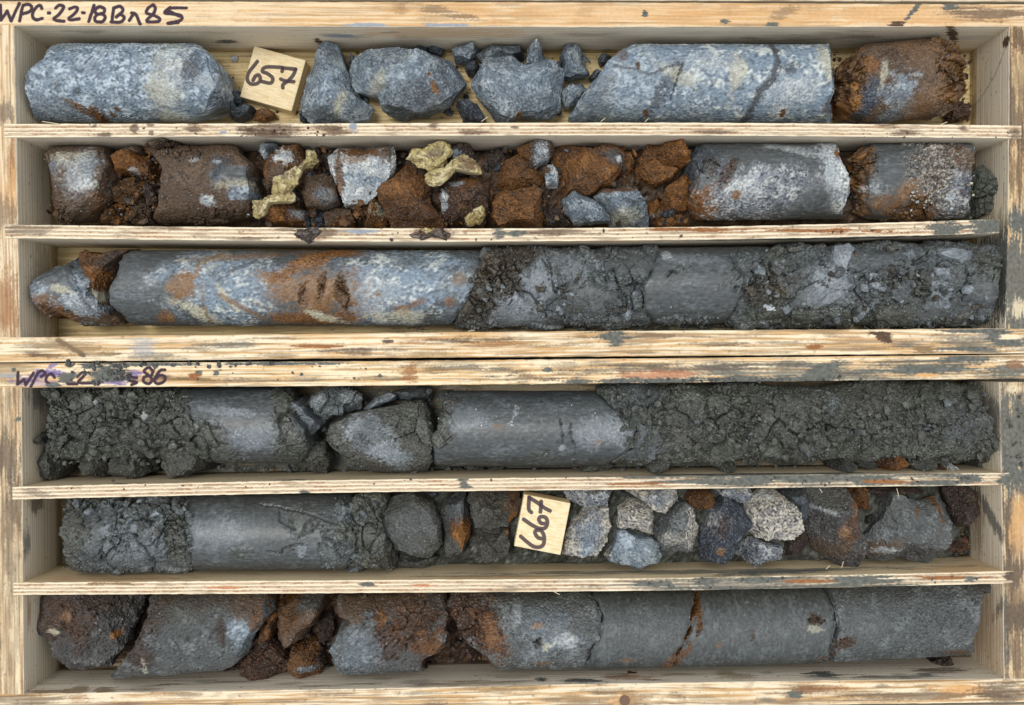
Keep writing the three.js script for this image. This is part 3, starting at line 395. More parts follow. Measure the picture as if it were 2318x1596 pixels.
board(box1, 'divider', { a: [[9, 280], [700, 279.5], [1538, 277.5], [2312, 284]], b: [[9, 311], [700, 308], [1538, 306.5], [2312, 313]], top: RAIL + 0.001, seed: 6, style: 'ply', dirt: 0.5, ease: 0.0006, side: '#ddd3c0', patches: [
  ...[[215, 285, 6, 6], [240, 306, 16, 6], [304, 292, 7, 12], [340, 283, 8, 5], [342, 302, 6, 6], [440, 291, 18, 9], [590, 302, 50, 9], [620, 292, 60, 14], [735, 288, 30, 8], [760, 300, 36, 8], [980, 285, 10, 5], [1070, 300, 30, 5], [1630, 300, 40, 4], [2000, 283, 20, 5], [2050, 300, 30, 6], [2180, 290, 10, 6], [2300, 300, 14, 12], [1165, 288, 8, 4]].map(q => E('brownmud', ...q, 0, 0.6, 0.8)), E('blue', 800, 285, 8, 12), E('blue', 505, 300, 10, 4), Z(2, E('brownmud', 620, 8, 60, 6, 0, 0.5, 0.7))] });
board(box1, 'divider', { a: [[11, 508], [500, 514], [1000, 517], [1538, 514], [2000, 504], [2262, 496]], b: [[11, 539], [500, 544], [1000, 547], [1538, 543], [2000, 535], [2262, 527]], top: RAIL + 0.001, seed: 7, style: 'ply', dirt: 0.95, ease: 0.0006, side: '#dccfb8', patches: [
  E('dark', 60, 520, 60, 12, 0, 0.5, 0.6), ...[[560, 540, 40, 5], [700, 528, 46, 12], [985, 527, 40, 12], [1180, 528, 30, 5], [1260, 525, 60, 8], [650, 518, 30, 6], [380, 512, 60, 4]].map(q => E('brownmud', ...q, 0, 0.6, 0.7)), E('mud', 1130, 527, 14, 12), E('mud', 1170, 528, 20, 8), E('blue', 815, 524, 30, 6), E('mud', 2150, 520, 40, 16), E('mud', 2240, 510, 50, 22), E('rust', 1550, 520, 120, 4), E('rust', 1850, 522, 150, 4), Z(2, E('warm', 1400, 12, 300, 12, 0, 0.5, 0.5)), Z(2, E('mud', 1900, 20, 300, 20))] });

const box2 = group('core_box', 'mud-stained wooden core tray of three channels marked WPC-22 Bx 86 over purple smears', 'core box', 0.003, 0.205);
floorBoard(box2, -8, 2332, [824, 804], [1626, 1590], 11, { pale: '#8b7d62', tan: '#75674f', patches: [E('mud', 1100, 1000, 1100, 110), E('mud', 1200, 1230, 1100, 110), E('brownmud', 1200, 1440, 1100, 90), E('pale', 1200, 880, 160, 14, 0, 0.4, 0.6)] });  // mud patches and darker wood also put shade into the floor colour
board(box2, 'rail', { a: [[-30, 823], [833, 817.5], [1410, 811.5], [2345, 802]], b: [[-30, 878], [833, 873.5], [1410, 867.5], [2345, 857]], hidden: 0, seed: 12, style: 'rail', dirt: 0.5, pale: '#e2d2b2', tan: '#cba673', patches: [
  E('damp', 5, 840, 60, 30, 0, 0.6, 0.6), ...smears(33, 16, 300, 2300, x => 850 - x * 0.009, ['mud', 'brownmud'], 60, 5), ...smears(34, 14, 800, 2300, x => 850 - x * 0.008, ['mud', 'dark', 'damp'], 70, 10, 0.55), E('purple', 95, 848, 55, 9, -8, 0.5, 0.95), E('purple', 118, 828, 12, 5, -30, 0.5, 0.8), E('purple', 90, 866, 46, 9, 0, 0.6, 0.5), E('purple', 305, 846, 18, 9, 0, 0.5, 0.9), E('purple', 265, 866, 46, 7, -4, 0.5, 0.9), E('blue', 25, 850, 36, 6, 0, 0.6, 0.6), ...ID2,
  E('mud', 248, 845, 44, 24, 0, 0.35), E('mud', 200, 828, 16, 10, 0, 0.4), E('mud', 150, 855, 20, 10, -15, 0.3), E('mud', 158, 827, 8, 6), E('mud', 31, 838, 5, 5), E('mud', 350, 825, 90, 4), E('mud', 620, 823, 150, 4), E('mud', 450, 843, 8, 6), E('mud', 490, 845, 6, 5), E('mud', 120, 872, 14, 8), E('rust', 440, 852, 14, 8), E('rust', 930, 845, 20, 18, 0, 0.5, 0.8), E('mud', 860, 850, 6, 5), E('damp', 1200, 850, 30, 7, 20, 0.6, 0.6),
  E('mud', 1850, 846, 380, 24, -0.7, 0.9, 0.7), E('red', 1490, 850, 80, 14, 0, 0.5, 0.8), E('mud', 1720, 859, 190, 10, -0.7, 0.4), E('mud', 1450, 862, 160, 6, -0.6, 0.4), E('mud', 1860, 842, 50, 22, -20, 0.4), E('mud', 2080, 838, 130, 12, -0.7, 0.4), E('mud', 1750, 825, 260, 5, -0.7, 0.5, 0.7), E('mud', 2290, 840, 50, 18, 0, 0.5, 0.9), E('mud', 2200, 815, 90, 7), E('dark', 1500, 835, 260, 6, -2, 0.6, 0.6), E('warm', 2100, 850, 30, 5), E('rust', 2296, 822, 20, 12, 0, 0.5, 0.6), E('mud', 1240, 838, 12, 6),
  Z(2, E('mud', 1500, 40, 500, 50)), Z(2, E('mud', 350, 60, 350, 60))] });
board(box2, 'rail', { a: [[-30, 1572], [833, 1558.5], [1538, 1545], [2345, 1536]], b: [[-30, 1628], [833, 1615], [1538, 1601], [2345, 1590]], hidden: 2, seed: 13, style: 'rail', dirt: 0.7, pale: '#ddceb2', tan: '#bd9867', side: '#dfd5c3', patches: [
  E('dark', 60, 1585, 100, 12, -2, 0.6, 0.6), ...smears(35, 22, 20, 2300, x => 1600 - x * 0.016, ['mud', 'brownmud', 'damp'], 50, 5), ...smears(36, 14, 20, 2300, x => 1592 - x * 0.016, ['damp', 'dark', 'rust'], 40, 9, 0.5), ...smears(37, 14, 200, 2200, () => 40, ['mud', 'damp', 'brownmud'], 50, 6, 0.8).map(p => Z(0, p)), ...smears(38, 12, 200, 2200, () => 40, ['mud', 'damp'], 30, 14, 0.5).map(p => Z(0, p)), E('warm', 2180, 1565, 60, 16), E('warm', 1420, 1585, 40, 14, 0, 0.5, 0.8), E('dark', 1440, 1585, 30, 20, 0, 0.6, 0.5), E('dark', 2270, 1570, 60, 24, 0, 0.5, 0.75), E('dark', 2080, 1575, 180, 8, -1, 0.6, 0.7), E('mud', 1800, 1572, 14, 8), E('rust', 1880, 1560, 60, 8, 0, 0.6, 0.5),
  Z(0, E('damp', 165, 18, 30, 26, -10, 0.2, 0.8)), Z(0, E('damp', 230, 14, 28, 18, -10, 0.2, 0.8)), Z(0, E('damp', 95, 12, 44, 10, 0, 0.3, 0.8)), Z(0, E('mud', 1325, 22, 50, 14)), Z(0, E('mud', 1870, 48, 34, 12)), Z(0, E('mud', 1880, 34, 26, 12)), Z(0, E('mud', 2030, 20, 100, 12, 0, 0.5, 0.7)), Z(0, E('rust', 1430, 42, 60, 18, 0, 0.6, 0.7)), Z(0, E('damp', 1050, 20, 120, 10, 0, 0.6, 0.6)), Z(0, E('mud', 1225, 35, 16, 12)), Z(0, E('damp', 1680, 35, 40, 20, 0, 0.6, 0.6)), Z(0, E('brownmud', 2160, 60, 60, 16, 0, 0.6, 0.8))] });
board(box2, 'end_board', { across: true, a: [[-8, 870], [-5, 1200], [-2, 1580]], b: [[48, 870], [51, 1200], [54, 1580]], top: RAIL - 0.0006, hidden: 0, seed: 14, segments: 50, style: 'rail', dirt: 0.6, pale: '#d8c7a6', patches: [E('brownmud', 22, 1200, 44, 340, 0, 0.95, 0.4), E('dark', 14, 1040, 34, 50, 0, 0.6, 0.75), E('dark', 40, 1130, 20, 60, 0, 0.6, 0.6), E('mud', 44, 948, 14, 6, -20), E('dark', 22, 1210, 12, 120, 0, 0.6, 0.5), Z(2, E('dark', 1140, 60, 30, 26, 40, 0.4, 0.8)), Z(2, E('mud', 1230, 20, 30, 16, 0, 0.6, 0.7)), Z(2, E('mud', 900, 100, 30, 60, 0, 0.6, 0.7)), Z(2, E('rust', 1395, 24, 40, 6, 0, 0.6, 0.6))] });
board(box2, 'end_board', { across: true, a: [[2263, 865], [2269, 1200], [2273, 1545]], b: [[2320, 865], [2326, 1200], [2331, 1545]], top: RAIL - 0.0006, hidden: 2, seed: 15, segments: 50, style: 'rail', dirt: 0.8, pale: '#d2bc96', patches: [E('brownmud', 2298, 1330, 50, 220, 0, 0.95, 0.6), E('mud', 2295, 1000, 60, 130, 0, 0.4, 0.95), E('dark', 2285, 1190, 16, 60, 0, 0.6, 0.8), E('dark', 2290, 1300, 30, 40, 0, 0.5, 0.8), E('warm', 2305, 1180, 14, 60, 0, 0.5, 0.8), E('mud', 2272, 1440, 10, 110, 0, 0.5, 0.95), E('dark', 2300, 1400, 40, 34, 0, 0.6, 0.9), E('dark', 2295, 1470, 16, 40, 0, 0.6, 0.5), E('mud', 2300, 1080, 40, 30, 0, 0.5, 0.9), E('pale', 2296, 880, 16, 10, 0, 0.5, 0.7), Z(0, E('mud', 1170, 60, 16, 80, 40, 0.4, 0.85)), Z(0, E('damp', 1200, 110, 60, 30, 0, 0.5, 0.6)), Z(0, E('mud', 1385, 20, 12, 40, -50, 0.5, 0.8)), Z(0, E('warm', 1450, 70, 90, 70, 0, 0.6, 0.5)), Z(0, E('mud', 960, 60, 60, 90, 0, 0.4, 0.8))] });
board(box2, 'divider', { a: [[28, 1102], [420, 1093], [833, 1085.5], [1538, 1078], [2284, 1070]], b: [[28, 1131], [420, 1122], [833, 1114.5], [1538, 1107], [2284, 1098]], top: RAIL + 0.001, seed: 16, style: 'ply', dirt: 0.35, ease: 0.0006, side: '#d2c09c', patches: [
  E('mud', 1050, 1092, 16, 12), E('mud', 690, 1115, 10, 6), E('dark', 90, 1118, 40, 7, 10, 0.5, 0.6), E('mud', 1850, 1083, 300, 17, -0.6, 0.9, 0.85), E('mud', 1780, 1080, 120, 13, -0.6, 0.4), E('mud', 1620, 1090, 160, 6, -0.6, 0.4), E('mud', 1960, 1086, 60, 14), E('mud', 1600, 1078, 200, 4, -0.6), E('mud', 2080, 1072, 120, 4, -0.6), E('mud', 2110, 1092, 60, 6), E('mud', 2200, 1085, 30, 10), E('mud', 2280, 1084, 24, 16), E('mud', 1440, 1082, 60, 3), E('rust', 1450, 1095, 60, 3), E('rust', 2000, 1090, 60, 4), Z(0, E('damp', 900, 20, 800, 30, 0, 0.5, 0.3)), Z(0, E('mud', 660, 14, 40, 10)), Z(0, E('mud', 290, 14, 40, 6)), Z(0, E('mud', 1700, 20, 300, 20))] });
board(box2, 'divider', { a: [[30, 1319], [420, 1316], [833, 1313], [1538, 1308], [2294, 1293]], b: [[30, 1347], [420, 1345], [833, 1342.5], [1538, 1336.5], [2294, 1321]], top: RAIL + 0.001, seed: 17, style: 'ply', dirt: 0.35, ease: 0.0006, side: '#d8c39a', patches: [
  E('mud', 1720, 1318, 330, 15, -1, 0.9, 0.75), E('mud', 1590, 1316, 34, 13), E('mud', 1730, 1312, 60, 10, -1, 0.4), E('mud', 1480, 1322, 50, 6), E('mud', 1950, 1312, 80, 11, -1, 0.4), E('mud', 1850, 1328, 200, 4, -1), E('mud', 1640, 1332, 100, 4), E('mud', 830, 1322, 14, 5), E('red', 500, 1330, 40, 3), E('red', 950, 1325, 30, 4), E('damp', 250, 1322, 40, 5), E('rust', 1830, 1315, 60, 4), E('rust', 2150, 1308, 80, 4), E('dark', 2290, 1305, 18, 14), E('mud', 2200, 1312, 20, 6),
  Z(0, E('mud', 1750, 34, 120, 20, 4, 0.4)), Z(0, E('mud', 1150, 30, 200, 8, 0, 0.5, 0.7)), Z(0, E('mud', 300, 30, 120, 6, 0, 0.5, 0.6)), Z(0, E('warm', 250, 30, 200, 30, 0, 0.5, 0.5)), Z(0, E('warm', 2180, 30, 90, 40, 0, 0.5, 0.6)), Z(0, E('warm', 1100, 18, 140, 12, 0, 0.5, 0.6)), Z(0, E('mud', 1600, 55, 500, 18, 0, 0.5, 0.8))] });
nail(box2, 1431, 1523, 0.0668, Math.PI / 2 - 0.06); nail(box2, 1414, 1586, RAIL + 0.0006, 0);

// neighbouring trays, of which only a rail reaches into view
{
  const n1 = group('core_box', 'plain rail of a core tray beyond the tray marked 85', 'core box', 0, -0.42);
  board(n1, 'rail', { a: [[-30, -62], [2345, -56]], b: [[-30, -3], [2345, 3]], bottom: 0.001, seed: 21, style: 'rail', dirt: 0.7, patches: [] });
  const n2 = group('core_box', 'warm brown rail of a core tray below the tray marked 86', 'core box', 0, 0.42);
  board(n2, 'rail', { a: [[-30, 1634], [1538, 1606], [2345, 1595]], b: [[-30, 1690], [1538, 1662], [2345, 1651]], bottom: 0.001, seed: 22, style: 'rail', dirt: 0.4, pale: '#d2ae80', tan: '#bb8a58', patches: [] });
}

// ---------------------------------------------------------------- depth marker blocks
function markerBlock(label, corners, h, topY, strokes, seed, w) {  // corners: tl, tr, br, bl of the upper face
  const c = corners.map(q => at(q[0], q[1], topY)), mx = c.reduce((s, q) => s + q[0], 0) / 4, mz = c.reduce((s, q) => s + q[2], 0) / 4;
  const ex = (c[1][0] - c[0][0] + c[2][0] - c[3][0]) / 2, ez = (c[1][2] - c[0][2] + c[2][2] - c[3][2]) / 2, W = Math.hypot(ex, ez), D = (Math.hypot(c[3][0] - c[0][0], c[3][2] - c[0][2]) + Math.hypot(c[2][0] - c[1][0], c[2][2] - c[1][2])) / 2, ang = Math.atan2(ez, ex), co = Math.cos(ang), si = Math.sin(ang);
  const g = new RoundedBoxGeometry(W, h, D, 3, 0.0012), P = g.attributes.position, Nn = g.attributes.normal, U = g.attributes.uv;
  for (let i = 0; i < P.count; i++) { const x = P.getX(i), y = P.getY(i), z = P.getZ(i), up = Nn.getY(i) > 0.5; if (up) U.setXY(i, x / W + 0.5, 0.5 + (z / D + 0.5) * 0.5); else U.setXY(i, Math.abs(Nn.getX(i)) > 0.5 ? z / D + 0.5 : x / W + 0.5, 0.05 + 0.35 * (y / h + 0.5)); }
  const TW = 200, TH = 400, d = new Uint8Array(TW * TH * 4), pale = C('#e3d4b0'), tan = C('#d2b98c'), ink = C('#33202c');
  const L = strokes.map(s => ({ ...s, pts: s.pts.map(([px, py]) => { const q = at(px, py, topY), vx = q[0] - mx, vz = q[2] - mz; return [(vx * co + vz * si) / W + 0.5, (-vx * si + vz * co) / D + 0.5]; }) }));
  for (let j = 0; j < TH; j++) for (let i = 0; i < TW; i++) {
    const u = (i + 0.5) / TW, v = (j + 0.5) / TH, isTop = v >= 0.5, tv = (v - 0.5) * 2, gr = n3(u * 5 + seed, v * 70, 3), f = n3(u * 30, v * 240 + seed, 8), bl = fb(u * 6 + seed, v * 12, 2, 3);
    let m = ss(-0.6, 0.9, gr + 0.5 * f + 0.5 * bl), c1 = pale, c2 = tan, r = lerp(c1[0], c2[0], m), gg = lerp(c1[1], c2[1], m), b = lerp(c1[2], c2[2], m);
    const sp = ss(0.5, 0.62, n3(u * 36 + seed, v * 72, 5)) * 0.6; r = lerp(r, 0.08, sp); gg = lerp(gg, 0.07, sp); b = lerp(b, 0.06, sp);
    if (isTop) for (const s of L) { const q = 1 - ss(0.85, 1.15, segd(u * W, tv * D, s.pts.map(p => [p[0] * W, p[1] * D])) / w + 0.12 * f); if (q > 0) { r = lerp(r, ink[0], q * 0.93); gg = lerp(gg, ink[1], q * 0.93); b = lerp(b, ink[2], q * 0.93); } }
    const k = (j * TW + i) * 4, e = x => Math.max(0, Math.min(255, Math.round(255 * Math.pow(x, 1 / 2.2)))); d[k] = e(r); d[k + 1] = e(gg); d[k + 2] = e(b); d[k + 3] = 255;
  }
  const t = new THREE.DataTexture(d, TW, TH, THREE.RGBAFormat); t.colorSpace = THREE.SRGBColorSpace; t.magFilter = t.minFilter = THREE.LinearFilter; t.needsUpdate = true;
  g.translate(0, h / 2, 0); const m = mesh(numbered('depth_marker_block'), g, new THREE.MeshStandardMaterial({ map: t, roughness: 0.8 }), scene); m.position.set(mx, topY - h, mz); m.rotation.y = -ang; return tag(m, label, 'wood block');
}
markerBlock('pale square wood block with 657 in marker pen', [[571.7, 103.2], [690.3, 135], [662, 253], [546, 219]], 0.021, FLOOR + 0.0215, letters([[475, 465, 400, 560, 310, 680, 285, 800, 340, 880, 430, 890, 510, 850, 530, 780, 500, 720, 440, 740, 395, 820], [935, 575, 640, 570, 570, 650, 660, 690, 760, 770, 750, 850, 690, 870, 560, 840], [950, 585, 1195, 610], [1195, 610, 1150, 720, 1050, 830, 960, 900, 955, 960], [940, 650, 950, 600], [915, 795, 1000, 830, 1160, 845]], 525.3, 83.3, 8.305, 3), 3, 0.0023);
markerBlock('pale wood block with 667 in marker pen', [[1186, 1118], [1290.8, 1139.6], [1269.7, 1256.4], [1163.8, 1237]], 0.03, 0.0815, letters([[520, 590, 470, 520, 478, 310], [478, 310, 640, 410, 760, 500, 870, 560], [705, 385, 690, 580], [375, 720, 520, 820, 660, 890, 780, 880, 820, 780, 790, 690, 700, 670, 660, 720, 700, 790, 770, 800], [320, 1040, 420, 1130, 560, 1230, 680, 1240, 750, 1180, 760, 1040, 700, 930, 610, 930, 590, 980, 640, 1060, 720, 1085]], 1140.3, 1089, 8.306, 3), 9, 0.0023);

// ================================================================ tray 85, first channel
core('long blue-grey drill core with a pale cream-tinged band, beside block 657', 'blue', [50, 190, 530, 188],
  [[138, 103], [100, 128], [62, 160], [52, 188], [58, 222], [66, 252], [85, 276]], [[488, 101], [512, 135], [522, 190], [527, 232], [505, 258], [470, 276]], { faceRight: 1, patches: [
    E('cream', 385, 190, 30, 90, 10, 1.2, 0.5), E('cream', 370, 230, 22, 40, 0, 1.2, 0.45), E('white', 400, 170, 30, 40, 0, 0.9, 0.4), E('navy', 448, 165, 18, 34, 20, 0.5, 0.8), E('white', 478, 195, 22, 14, 0, 0.5, 0.7), E('navy', 508, 240, 34, 26, -35, 0.4, 0.9), E('brown', 480, 262, 50, 12, -20, 0.4), E('rust', 180, 244, 30, 7, 25, 0.4), E('rust', 215, 262, 22, 12, 40, 0.4), E('rust', 265, 247, 8, 4), E('rust', 246, 254, 5, 4), E('navy', 72, 186, 14, 14, 0, 0.5, 0.7), E('navy', 145, 205, 8, 12, 0, 0.5, 0.7), E('navy', 185, 215, 10, 8, 0, 0.5, 0.6), E('stone', 120, 250, 60, 30, 20, 0.6, 0.6), E('stone', 130, 112, 40, 10, 0, 0.5, 0.8)], cutAway: [[462, 262, 0.075, 0.55, 0.35, 0.75], [90, 128, 0.07, -0.7, 0.45, -0.55], [478, 125, 0.09, 0.75, 0.5, -0.3], [62, 215, 0.07, -0.85, 0.35, 0.25]] });
core('long pale marbled blue-grey drill core cut aslant, with a dark vein across', 'marble', [1280, 190, 1890, 191],
  [[1420, 104], [1370, 150], [1340, 188], [1310, 230], [1285, 274]], [[1900, 106], [1906, 125], [1892, 150], [1902, 175], [1894, 200], [1882, 225], [1898, 250], [1896, 275]], { jag: 0.003, chip: 0.003, patches: [
    E('blue', 1420, 190, 70, 90, 20, 0.5, 0.7), E('slate', 1350, 225, 60, 30, -50, 0.5, 0.5), E('navy', 1500, 210, 16, 70, 30, 0.5, 0.8), E('blue', 1555, 240, 50, 40, 0, 0.5, 0.9), E('navy', 1780, 165, 22, 16, 0, 0.5, 0.8), E('white', 1780, 215, 60, 34, 0, 0.5, 0.6), E('cream', 1660, 175, 16, 44, 10, 0.5, 0.7), E('cream', 1530, 180, 50, 16, 20, 0.5, 0.5), E('cream', 1865, 145, 20, 40, 0, 0.5, 0.8), E('white', 1590, 150, 60, 20, 0, 0.5, 0.5), E('rust', 1405, 130, 10, 18, 0, 0.6, 0.6), E('rust', 1462, 252, 6, 6), E('rust', 1775, 254, 6, 6), E('brown', 1440, 160, 6, 10), E('brown', 1870, 240, 12, 14, 0, 0.5, 0.6),
    V('vein', [[1748, 100], [1752, 150], [1742, 185], [1712, 215], [1700, 250], [1690, 276]], 11), V('crack', [[1540, 150], [1522, 200], [1514, 230]], 2.0, 0.7), V('vein', [[1390, 160], [1470, 180], [1530, 150]], 6, 0.8)] });
core('stubby rust-brown drill core with crumbling ends, beside the tray end', 'brown', [1900, 196, 2190, 174],
  [[1938, 110], [1912, 122], [1908, 150], [1900, 185], [1903, 220], [1910, 255], [1925, 274]], [[2118, 88], [2150, 95], [2180, 130], [2184, 190], [2168, 235], [2120, 268]], { name: 'drill_core', faceLeft: 0.6, jag: 0.005, capL: 'rustcrumb', capR: 'rustcrumb', R: 0.0455, patches: [
    E('rustcrumb', 2150, 175, 42, 95, -8, 0.4), E('rustcrumb', 1925, 190, 30, 95, 0, 0.35), E('orange', 1930, 240, 24, 30, 0, 0.4, 0.9), E('navy', 1962, 222, 22, 46, 8, 0.35), E('orange', 1960, 160, 16, 18, 0, 0.5, 0.8), E('cream', 1985, 175, 8, 34, 10, 0.5, 0.7), E('stone', 2030, 220, 40, 46, 0, 0.5, 0.8), E('blue', 2045, 205, 26, 22, 0, 0.6, 0.6), E('white', 2060, 180, 12, 8, 0, 0.6, 0.7), E('redbrown', 2020, 130, 40, 14, 0, 0.5, 0.7), E('stain', 2070, 130, 50, 40, 0, 0.6, 0.4), E('stain', 2085, 230, 40, 40, 0, 0.6, 0.6)] });
const R1 = 'grey rock fragments of the first channel';
rock('rock_fragment', 'tall tapering grey-blue rock next to block 657', 'rock', 'stone', [738, 96, 768, 104, 788, 140, 800, 178, 806, 212, 838, 236, 828, 262, 790, 272, 712, 276, 692, 255, 682, 226, 698, 186, 712, 140, 720, 108], { top: 0.088, patches: [E('blue', 735, 200, 30, 50, 20, 0.5, 0.8), E('cream', 760, 230, 8, 34, 30, 0.5, 0.6), E('slate', 730, 255, 30, 16, 0, 0.5, 0.8), E('slate', 745, 110, 20, 14, 0, 0.5, 0.7)], planes: [[-0.7, 0.7, 0.1, 0.62], [0.8, 0.55, 0.1, 0.6], [0, 0.8, -0.6, 0.66]] });
rock('rock_fragment', 'broad grey-blue rock with an orange scratch and pale shoulder', 'rock', 'stone', [803, 165, 815, 138, 838, 120, 900, 116, 985, 116, 1022, 124, 1052, 190, 1042, 236, 1018, 262, 960, 270, 892, 264, 872, 246, 862, 216, 822, 208, 808, 190], { top: 0.092, patches: [E('slate', 930, 215, 80, 50, 0, 0.6, 0.7), E('blue', 905, 165, 60, 34, -25, 0.5, 0.6), E('cream', 850, 175, 30, 16, -40, 0.5, 0.5), E('orange', 970, 165, 5, 10, 10, 0.3), E('orange', 980, 188, 6, 16, -20, 0.3), E('rust', 1035, 228, 8, 14, 20, 0.4), E('vein', 1000, 140, 6, 26, -10, 0.5, 0.6)], planes: [[0.3, 0.8, 0.5, 0.6], [-0.5, 0.8, -0.3, 0.66], [0.8, 0.6, -0.2, 0.66]] });
rock('rock_fragment', 'large rounded speckled grey rock before a thin upright spire', 'rock', 'stone', [1050, 195, 1072, 165, 1115, 128, 1155, 114, 1178, 128, 1200, 142, 1238, 138, 1266, 164, 1262, 200, 1260, 245, 1232, 273, 1125, 276, 1088, 250, 1060, 226], { top: 0.09, patches: [E('blue', 1180, 170, 60, 40, 0, 0.6, 0.8), E('stone', 1120, 190, 60, 40, 0, 0.5, 0.7), E('orange', 1176, 252, 8, 8, 0, 0.3), E('white', 1096, 178, 14, 8, 0, 0.4, 0.7), E('navy', 1150, 250, 10, 10, 0, 0.4, 0.7)], planes: [[-0.4, 0.9, 0.2, 0.66], [0.6, 0.7, 0.4, 0.7], [0, 0.6, -0.8, 0.62]] });
rock('rock_fragment', 'thin upright spire of grey rock against the top wall', 'rock', 'stone', [1184, 140, 1194, 116, 1212, 95, 1226, 118, 1252, 132, 1250, 152, 1215, 160, 1190, 152], { top: 0.084, patches: [E('slate', 1240, 140, 14, 20, 0, 0.5, 0.8)], planes: [[0.8, 0.5, 0.1, 0.4]] });
for (const [pts, kind, top, label] of [
  [[1022, 120, 1048, 102, 1086, 104, 1082, 124, 1056, 140, 1030, 138], 'stone', 0.06, 'block-like pale grey chip against the top wall, above the large speckled rock'], [[1080, 130, 1110, 110, 1190, 106, 1196, 126, 1150, 140, 1090, 146], 'slate', 0.06, 'flat slate chip under the top wall behind the large speckled rock'], [[1052, 150, 1070, 136, 1084, 148, 1078, 170, 1058, 166], 'slate', 0.05, 'dark chip squeezed between the scratched rock and the speckled rock'], [[1268, 136, 1278, 110, 1302, 105, 1320, 130, 1332, 168, 1290, 186, 1272, 172], 'stone', 0.058, 'upright wedge of grey stone right of the thin spire'], [[1268, 215, 1288, 190, 1322, 188, 1330, 214, 1308, 242, 1284, 246], 'stone', 0.056, 'rounded grey stone at the foot of the aslant core'],
  [[1334, 172, 1352, 156, 1364, 166, 1352, 182, 1338, 184], 'slate', 0.036, 'tiny dark chip against the aslant core, upper of two'], [[1352, 132, 1366, 122, 1384, 128, 1376, 146, 1358, 146], 'slate', 0.034, 'tiny dark chip under the top wall beside the aslant core'], [[520, 254, 545, 240, 577, 243, 570, 262, 540, 276, 520, 270], 'navy', 0.05, 'jagged dark blue chip below the end of the banded core'], [[524, 212, 545, 205, 549, 226, 536, 240, 524, 232], 'navy', 0.04, 'small dark blue chip beside block 657, touching its left edge'], [[682, 255, 694, 250, 704, 276, 684, 277], 'navy', 0.05, 'dark sliver under the tapering rock'], [[1032, 230, 1060, 222, 1088, 252, 1098, 276, 1048, 276], 'navy', 0.06, 'dark blue rock wedged low between the scratched and speckled rocks'], [[922, 118, 948, 104, 968, 106, 966, 120, 930, 126], 'slate', 0.044, 'slate chip peeping over the scratched rock, larger of two'], [[970, 112, 985, 106, 1006, 112, 998, 124, 974, 124], 'slate', 0.04, 'slate chip peeping over the scratched rock, smaller of two'], [[1256, 150, 1268, 142, 1270, 172, 1258, 172], 'slate', 0.05, 'narrow slate chip between the spire and the upright wedge'], [[795, 120, 812, 140, 806, 166, 792, 150], 'slate', 0.05, 'narrow slate chip between the tapering rock and the scratched rock'], [[1310, 240, 1330, 226, 1345, 240, 1322, 272, 1304, 262], 'slate', 0.05, 'slate chip under the slanted face of the aslant core'],
]) rock('rock_fragment', label, 'rock', kind, pts, { top, step: 0.0017, group: R1 });
rock('rock_fragment', 'small red-brown rock under the corner of block 657', 'rock', 'rust', [583, 250, 610, 244, 626, 266, 602, 274, 574, 272], { top: 0.034, step: 0.0017 });
rock('rock_fragment', 'thin pale blue stone chip lying on the bare wood floor', 'rock', 'white', [522, 126, 530, 122, 540, 130, 536, 140, 524, 138], { top: 0.017, step: 0.0014, patches: [E('blue', 530, 130, 20, 20)] });
rock('rock_fragment', 'dark crumbled lump wedged between the rust core and tray end', 'rock', 'redbrown', [2140, 252, 2172, 236, 2194, 240, 2190, 268, 2150, 274], { top: 0.045, step: 0.0017 });

// ================================================================ tray 85, second channel
core('short brown drill core with a white smear, at the left of the second channel', 'brown', [95, 420, 270, 417],
  [[108, 334], [104, 380], [96, 420], [99, 465], [116, 506]], [[262, 334], [264, 370], [255, 410], [245, 450], [216, 490], [195, 506]], { mat: 'rock', faceRight: 0.6, lump: 0.002, jag: 0.003, chip: 0.005, patches: [E('white', 188, 398, 30, 40, -20, 1.4, 0.7), E('cream', 160, 360, 34, 12, 0, 1.4, 0.5), E('stone', 215, 380, 24, 22, 0, 0.6, 0.6), E('white', 205, 420, 20, 14, 0, 1.2, 0.7), E('stone', 130, 385, 14, 14, 0, 0.6, 0.7), E('browncrumb', 110, 480, 30, 40, 0, 0.5), E('rust', 225, 470, 30, 30, 0, 0.6, 0.7)] });
core('brown clay-coated drill core with a bare grey patch', 'brown', [345, 420, 600, 414],
  [[350, 330], [366, 380], [362, 420], [357, 465], [356, 506]], [[562, 334], [590, 372], [588, 400], [593, 440], [590, 472], [560, 500]], { mat: 'rock', faceRight: 1, lump: 0.0015, patches: [E('clay', 535, 402, 48, 18, 0, 0.4), E('navy', 505, 370, 26, 14, 0, 0.5, 0.8), E('cream', 550, 424, 40, 9, 0, 1.2, 0.6), E('blue', 560, 442, 40, 14, 0, 0.5, 0.8), E('white', 475, 456, 18, 10, 0, 0.4, 0.8), E('white', 500, 372, 12, 6, 0, 0.5, 0.6), E('white', 448, 362, 12, 8, 0, 0.5, 0.6), E('navy', 500, 405, 5, 26, 20, 0.5, 0.7), E('browncrumb', 400, 345, 60, 18, 0, 0.4), E('browncrumb', 500, 490, 80, 14, 0, 0.5)] });
